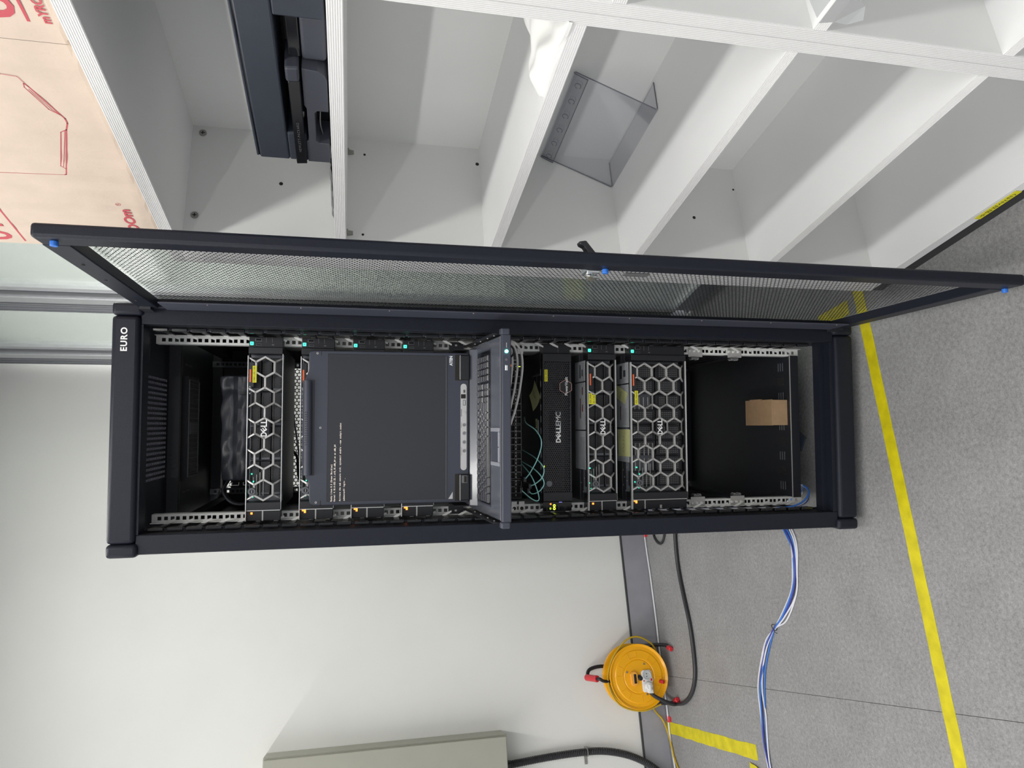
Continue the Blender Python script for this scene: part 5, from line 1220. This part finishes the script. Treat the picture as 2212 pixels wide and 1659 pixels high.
for body, xe, z in TX:
    # monospaced setting: every character in its own cell
    cw = 0.2045/68; mb = MB()
    for i, ch in enumerate(body):
        if ch == ' ': continue
        vs, fs = text_pts(ch, 0.012)
        s_ = 0.0062; a0 = min(v.x for v in vs); a1 = max(v.x for v in vs); wid = (a1-a0)*s_*0.78; wid = min(wid, cw*0.86)
        xc = -0.1910+(i+0.5)*cw
        k = wid/max(1e-6, (a1-a0))
        mb.add([(xc-wid/2+(v.x-a0)*k, SY_-0.0060, z+v.y*s_) for v in vs], fs)
    mb.build('terminal_line', m_term, sp)
# hinge blocks and the light control strip
for a, b in ((0.1285, 0.1985), (-0.1980, -0.1260)):
    hb = MB().box(a, b, SY_-0.0060, SY_+0.004, 1.1640, 1.2025).build('hinge_recess', m_hole, sp)
    MB().box(a+0.0015, b-0.0015, SY_-0.0130, SY_-0.004, 1.1640, 1.1930).build('hinge_block', m_bplast, kv, bevel=0.002)
    MB().box(a+0.0015, b-0.0015, SY_-0.0142, SY_-0.0128, 1.1890, 1.1905).build('hinge_edge', m_silver, kv)
MB().box(-0.1500, -0.1290, SY_-0.0146, SY_-0.0128, 1.1700, 1.1850).build('usb_socket', m_silverd, kv, bevel=0.0006)
MB().box(-0.1480, -0.1310, SY_-0.0150, SY_-0.0145, 1.1720, 1.1790).build('usb_opening', m_hole, kv)
cr = 0.0083; zc_ = 1.1790
pl = [(0.1195-cr+cr*math.cos(a), zc_+cr*math.sin(a)) for a in [-PI/2+PI*k/10 for k in range(11)]]+[(-0.1160+cr+cr*math.cos(a), zc_+cr*math.sin(a)) for a in [PI/2+PI*k/10 for k in range(11)]]
stp = MB().prism(pl, SY_-0.0060, SY_-0.0040).build('control_strip', m_strip, sp)
MB().box(0.0945, 0.1030, SY_-0.0063, SY_-0.006, 1.1745, 1.1800).build('reset_window', m_silverd, stp); MB().box(0.0975, 0.0995, SY_-0.0067, SY_-0.0062, 1.1755, 1.1778).build('reset_hole', m_hole, stp)
MB().box(0.0790, 0.0905, SY_-0.0066, SY_-0.006, 1.1735, 1.1865).build('rj_port', m_hole, stp)
MB().box(0.0600, 0.0750, SY_-0.0066, SY_-0.006, 1.1740, 1.1810).build('usb_port', m_silverd, stp); MB().box(0.0615, 0.0735, SY_-0.0070, SY_-0.0065, 1.1765, 1.1790).build('usb_tongue', m_white, stp)
for x in (0.0396, 0.0068, -0.0159, -0.0398, -0.0637):
    MB().cyl((x, SY_-0.006, 1.1778), (x, SY_-0.0075, 1.1778), 0.0044, 18).build('menu_button', m_btn if x < 0.03 else m_strip, stp, smooth=True)
MB().box(0.0300, 0.0500, SY_-0.0064, SY_-0.006, 1.1845, 1.1868).build('printed_icon', m_btn, stp)
text('MENU', 0.0000, 0.0130, 1.1842, 1.1860, SY_-0.0063, m_ink, stp); text('EXIT/LIGHT', -0.0740, -0.0530, 1.1842, 1.1860, SY_-0.0063, m_ink, stp)
# upper drawer slides and rack ears
for s_ in (-1, 1):
    a, b = sorted((s_*0.2140, s_*0.2165)); MB().box(a, b, SY_+0.02, 0.60, 1.160, 1.200).build('screen_slide', m_bplast, kv)
    a, b = sorted((s_*0.2130, s_*0.2410)); MB().box(a, b, RY-0.010, RY-0.0005, UZ(18)+0.002, UZ(17)-0.001).build('rack_ear', m_bplast, kv, bevel=0.001)
    MB().box(s_*0.2330-0.0025, s_*0.2330+0.0025, RY-0.0115, RY-0.010, UZ(17)-0.024, UZ(17)-0.018).build('ear_catch', m_silver, kv)
MB().box(-0.2130, 0.2130, 0.175, 0.62, 1.110, 1.158).build('drawer_chassis', m_black2, kv)

# ------------------------------------------------------------------ empty slide rails with pinned brackets below the 4U server
def slide(side, ztop, label):
    s_ = side; t = thing('slide_rail', label, 'slide rail', (s_*0.2200, RY, ztop-0.05), rack=True, group='empty slide rails in the rack')
    a, b = sorted((s_*0.2170, s_*0.2215)); ch = MB().box(a, b, RY+0.004, 0.90, ztop-0.072, ztop-0.030).build('outer_channel', m_black2, t)
    a, b = sorted((s_*0.2120, s_*0.2168)); MB().box(a, b, RY+0.004, 0.78, ztop-0.064, ztop-0.038).build('inner_member', m_bplast, t)
    a, b = sorted((s_*0.2140, s_*0.2415))
    br = MB().box(a, b, RY-0.0030, RY-0.0010, ztop-0.0800, ztop-0.0330).build('front_bracket', m_silver, t, bevel=0.0005)
    for dz in (-0.036, -0.052, -0.068): MB().cyl((s_*0.23255, RY-0.003, ztop+dz), (s_*0.23255, RY-0.0085, ztop+dz), 0.0045, 12, r2=0.003).build('locating_pin', m_zinc, br, smooth=True)
    a, b = sorted((s_*0.2060, s_*0.2130)); MB().box(a, b, RY-0.0100, RY+0.012, ztop-0.066, ztop-0.040).build('release_latch', m_silverd, t, bevel=0.002)
    a, b = sorted((s_*0.2052, s_*0.2060)); MB().box(a, b, RY-0.0090, RY+0.010, ztop-0.063, ztop-0.059).box(a, b, RY-0.0090, RY+0.010, ztop-0.046, ztop-0.043).build('latch_spring', m_trim, t)
for s_, nm in ((-1, 'left'), (1, 'right')):
    slide(s_, UZ(33)+0.002, 'empty black slide rail, upper one on the %s mounting rail' % nm)
    slide(s_, UZ(36)+0.002, 'empty black slide rail, lower one on the %s mounting rail' % nm)

# ------------------------------------------------------------------ vinyl pouch on the top server
def pouch():
    t = thing('vinyl_pouch', 'soft black vinyl pouch lying across the uppermost server', 'pouch', (0, 0.33, azt), rack=True)
    nx, n = 44, 26; vs = []
    for i in range(nx+1):
        u = i/nx; x = 0.150-0.300*u
        fl = 1.0+0.35*max(0, 1-u/0.07)-0.30*math.exp(-((u-0.13)/0.05)**2)+0.06*math.sin(u*11)
        tap = 1-0.10*u+0.04*math.sin(u*23)
        for k in range(n):
            a = 2*PI*k/n; ca, sa = math.cos(a), math.sin(a)
            hz_ = 0.0475*tap*(0.92+0.12*fl); hy = 0.034*fl*tap
            crease = 1-0.42*math.exp(-((a-PI*1.0-0.05*math.sin(u*7))/0.16)**2)      # fold along the front
            y = 0.330+hy*ca*crease+0.002*math.sin(u*31+k)
            z = azt+0.0492+hz_*sa*(1.0 if sa > 0 else 0.98)+0.0015*math.sin(u*19+k*0.9)
            vs.append((x, y, max(z, azt+0.0005)))
    fs = [(i*n+k, i*n+(k+1) % n, (i+1)*n+(k+1) % n, (i+1)*n+k) for i in range(nx) for k in range(n)]
    fs += [tuple(range(n-1, -1, -1)), tuple(nx*n+k for k in range(n))]
    o = MB().add(vs, fs).build('pouch_body', m_leather, t, smooth=True)
    s_ = o.modifiers.new('s', 'SUBSURF'); s_.levels = 1; s_.render_levels = 1
    MB().tube([(0.094, 0.293, azt+0.003), (0.094, 0.2935, azt+0.02), (0.094, 0.298, azt+0.042)], 0.0006, 5).build('stitched_seam', m_gloss, t)
    mb = MB(); st = [(-0.150, 0.330, azt+0.075), (-0.175, 0.300, azt+0.082), (-0.205, 0.290, azt+0.060), (-0.212, 0.300, azt+0.025), (-0.190, 0.320, azt+0.008), (-0.165, 0.325, azt+0.012)]
    for dy in (-0.012, -0.006, 0, 0.006, 0.012): mb.tube([(x, y+dy, z) for x, y, z in st], 0.0034, 6)
    mb.build('strap', m_leather, t, smooth=True, kind='stuff')
    for z in (0.050, 0.020): MB().tube([(-0.152, 0.296, azt+z+0.009), (-0.160, 0.292, azt+z+0.009), (-0.160, 0.292, azt+z-0.009), (-0.152, 0.296, azt+z-0.009)], 0.0014, 6, smooth=False).build('buckle', m_chrome, t)
pouch()
# pass-through film plate on the floor inside the rack
fp = thing('filter_frame', 'small bluish mesh frame on the floor inside the rack bottom', 'mesh frame', (-0.045, 0.30, 0.0), rack=True)
pts = [(-0.0016, 0.330), (-0.0300, 0.285), (-0.0410, 0.263), (-0.0850, 0.290), (-0.0850, 0.312), (-0.0631, 0.345)]
MB().prism(pts, 0.0005, 0.0040, 'z').build('frame_plate', m_rear, fp, bevel=0.001)
mb = MB()
c = Vector((sum(p[0] for p in pts)/6, sum(p[1] for p in pts)/6)); q = [(c.x+(p[0]-c.x)*0.82, c.y+(p[1]-c.y)*0.82) for p in pts]
m_bfilm = mat('blue_grey_mesh', (0.10, 0.13, 0.19), 0.35)
MB().prism(q, 0.0040, 0.0050, 'z').build('mesh_insert', m_bfilm, fp)
# cables gathered low at the left of the rack
for i, (m, off, lb_) in enumerate(((m_blue, 0.0, 'blue network cable curving into the rack base at the left, thickest looking'), (m_gcab, 0.010, 'grey network cable curling beside the blue one in the rack base'), (m_dblue, 0.018, 'dark blue network cable inside the rack base at the left'), (m_wcab, 0.026, 'pale network cable on the outside of the base cable curl'))):
    t = thing('network_cable', lb_, 'cable', (-0.22, 0.12, 0.1), rack=True, group='network cables curling into the rack base')
    MB().tube([(-0.2465, 0.155-0.002*i, 0.62), (-0.2470, 0.135-0.002*i, 0.35), (-0.2460, 0.110, 0.200-off*0.3), (-0.2350, 0.100+off*0.2, 0.150-off), (-0.2140, 0.100+off, 0.122-off*0.9), (-0.1960, 0.115+off, 0.108-off*0.6), (-0.1850, 0.150+off, 0.100-off*0.3), (-0.1950, 0.190+off, 0.075), (-0.2200, 0.250, 0.045-off*0.3), (-0.255, 0.36, 0.012), (-0.285, 0.45, 0.008)], 0.0029, 8).build('cable_jacket', m, t, smooth=True)
# cable ends and jumble behind the servers, seen in the gap above the console screen
for i, (pts, m, r, lb_) in enumerate((
        ([(-0.02, 0.70, 1.672), (-0.06, 0.66, 1.680), (-0.10, 0.72, 1.660), (-0.16, 0.66, 1.650), (-0.20, 0.72, 1.640)], m_bcord, 0.0045, 'black power cable sagging in the gap above the console screen'),
        ([(0.15, 0.80, 1.69), (0.05, 0.74, 1.676), (-0.05, 0.78, 1.664), (-0.14, 0.74, 1.646), (-0.20, 0.80, 1.63)], m_gcab, 0.0032, 'grey cable crossing the gap above the console screen'))):
    t = thing('rear_cable', lb_, 'cable', pts[0], rack=True); MB().tube(pts, r, 8).build('cable_jacket', m, t, smooth=True)
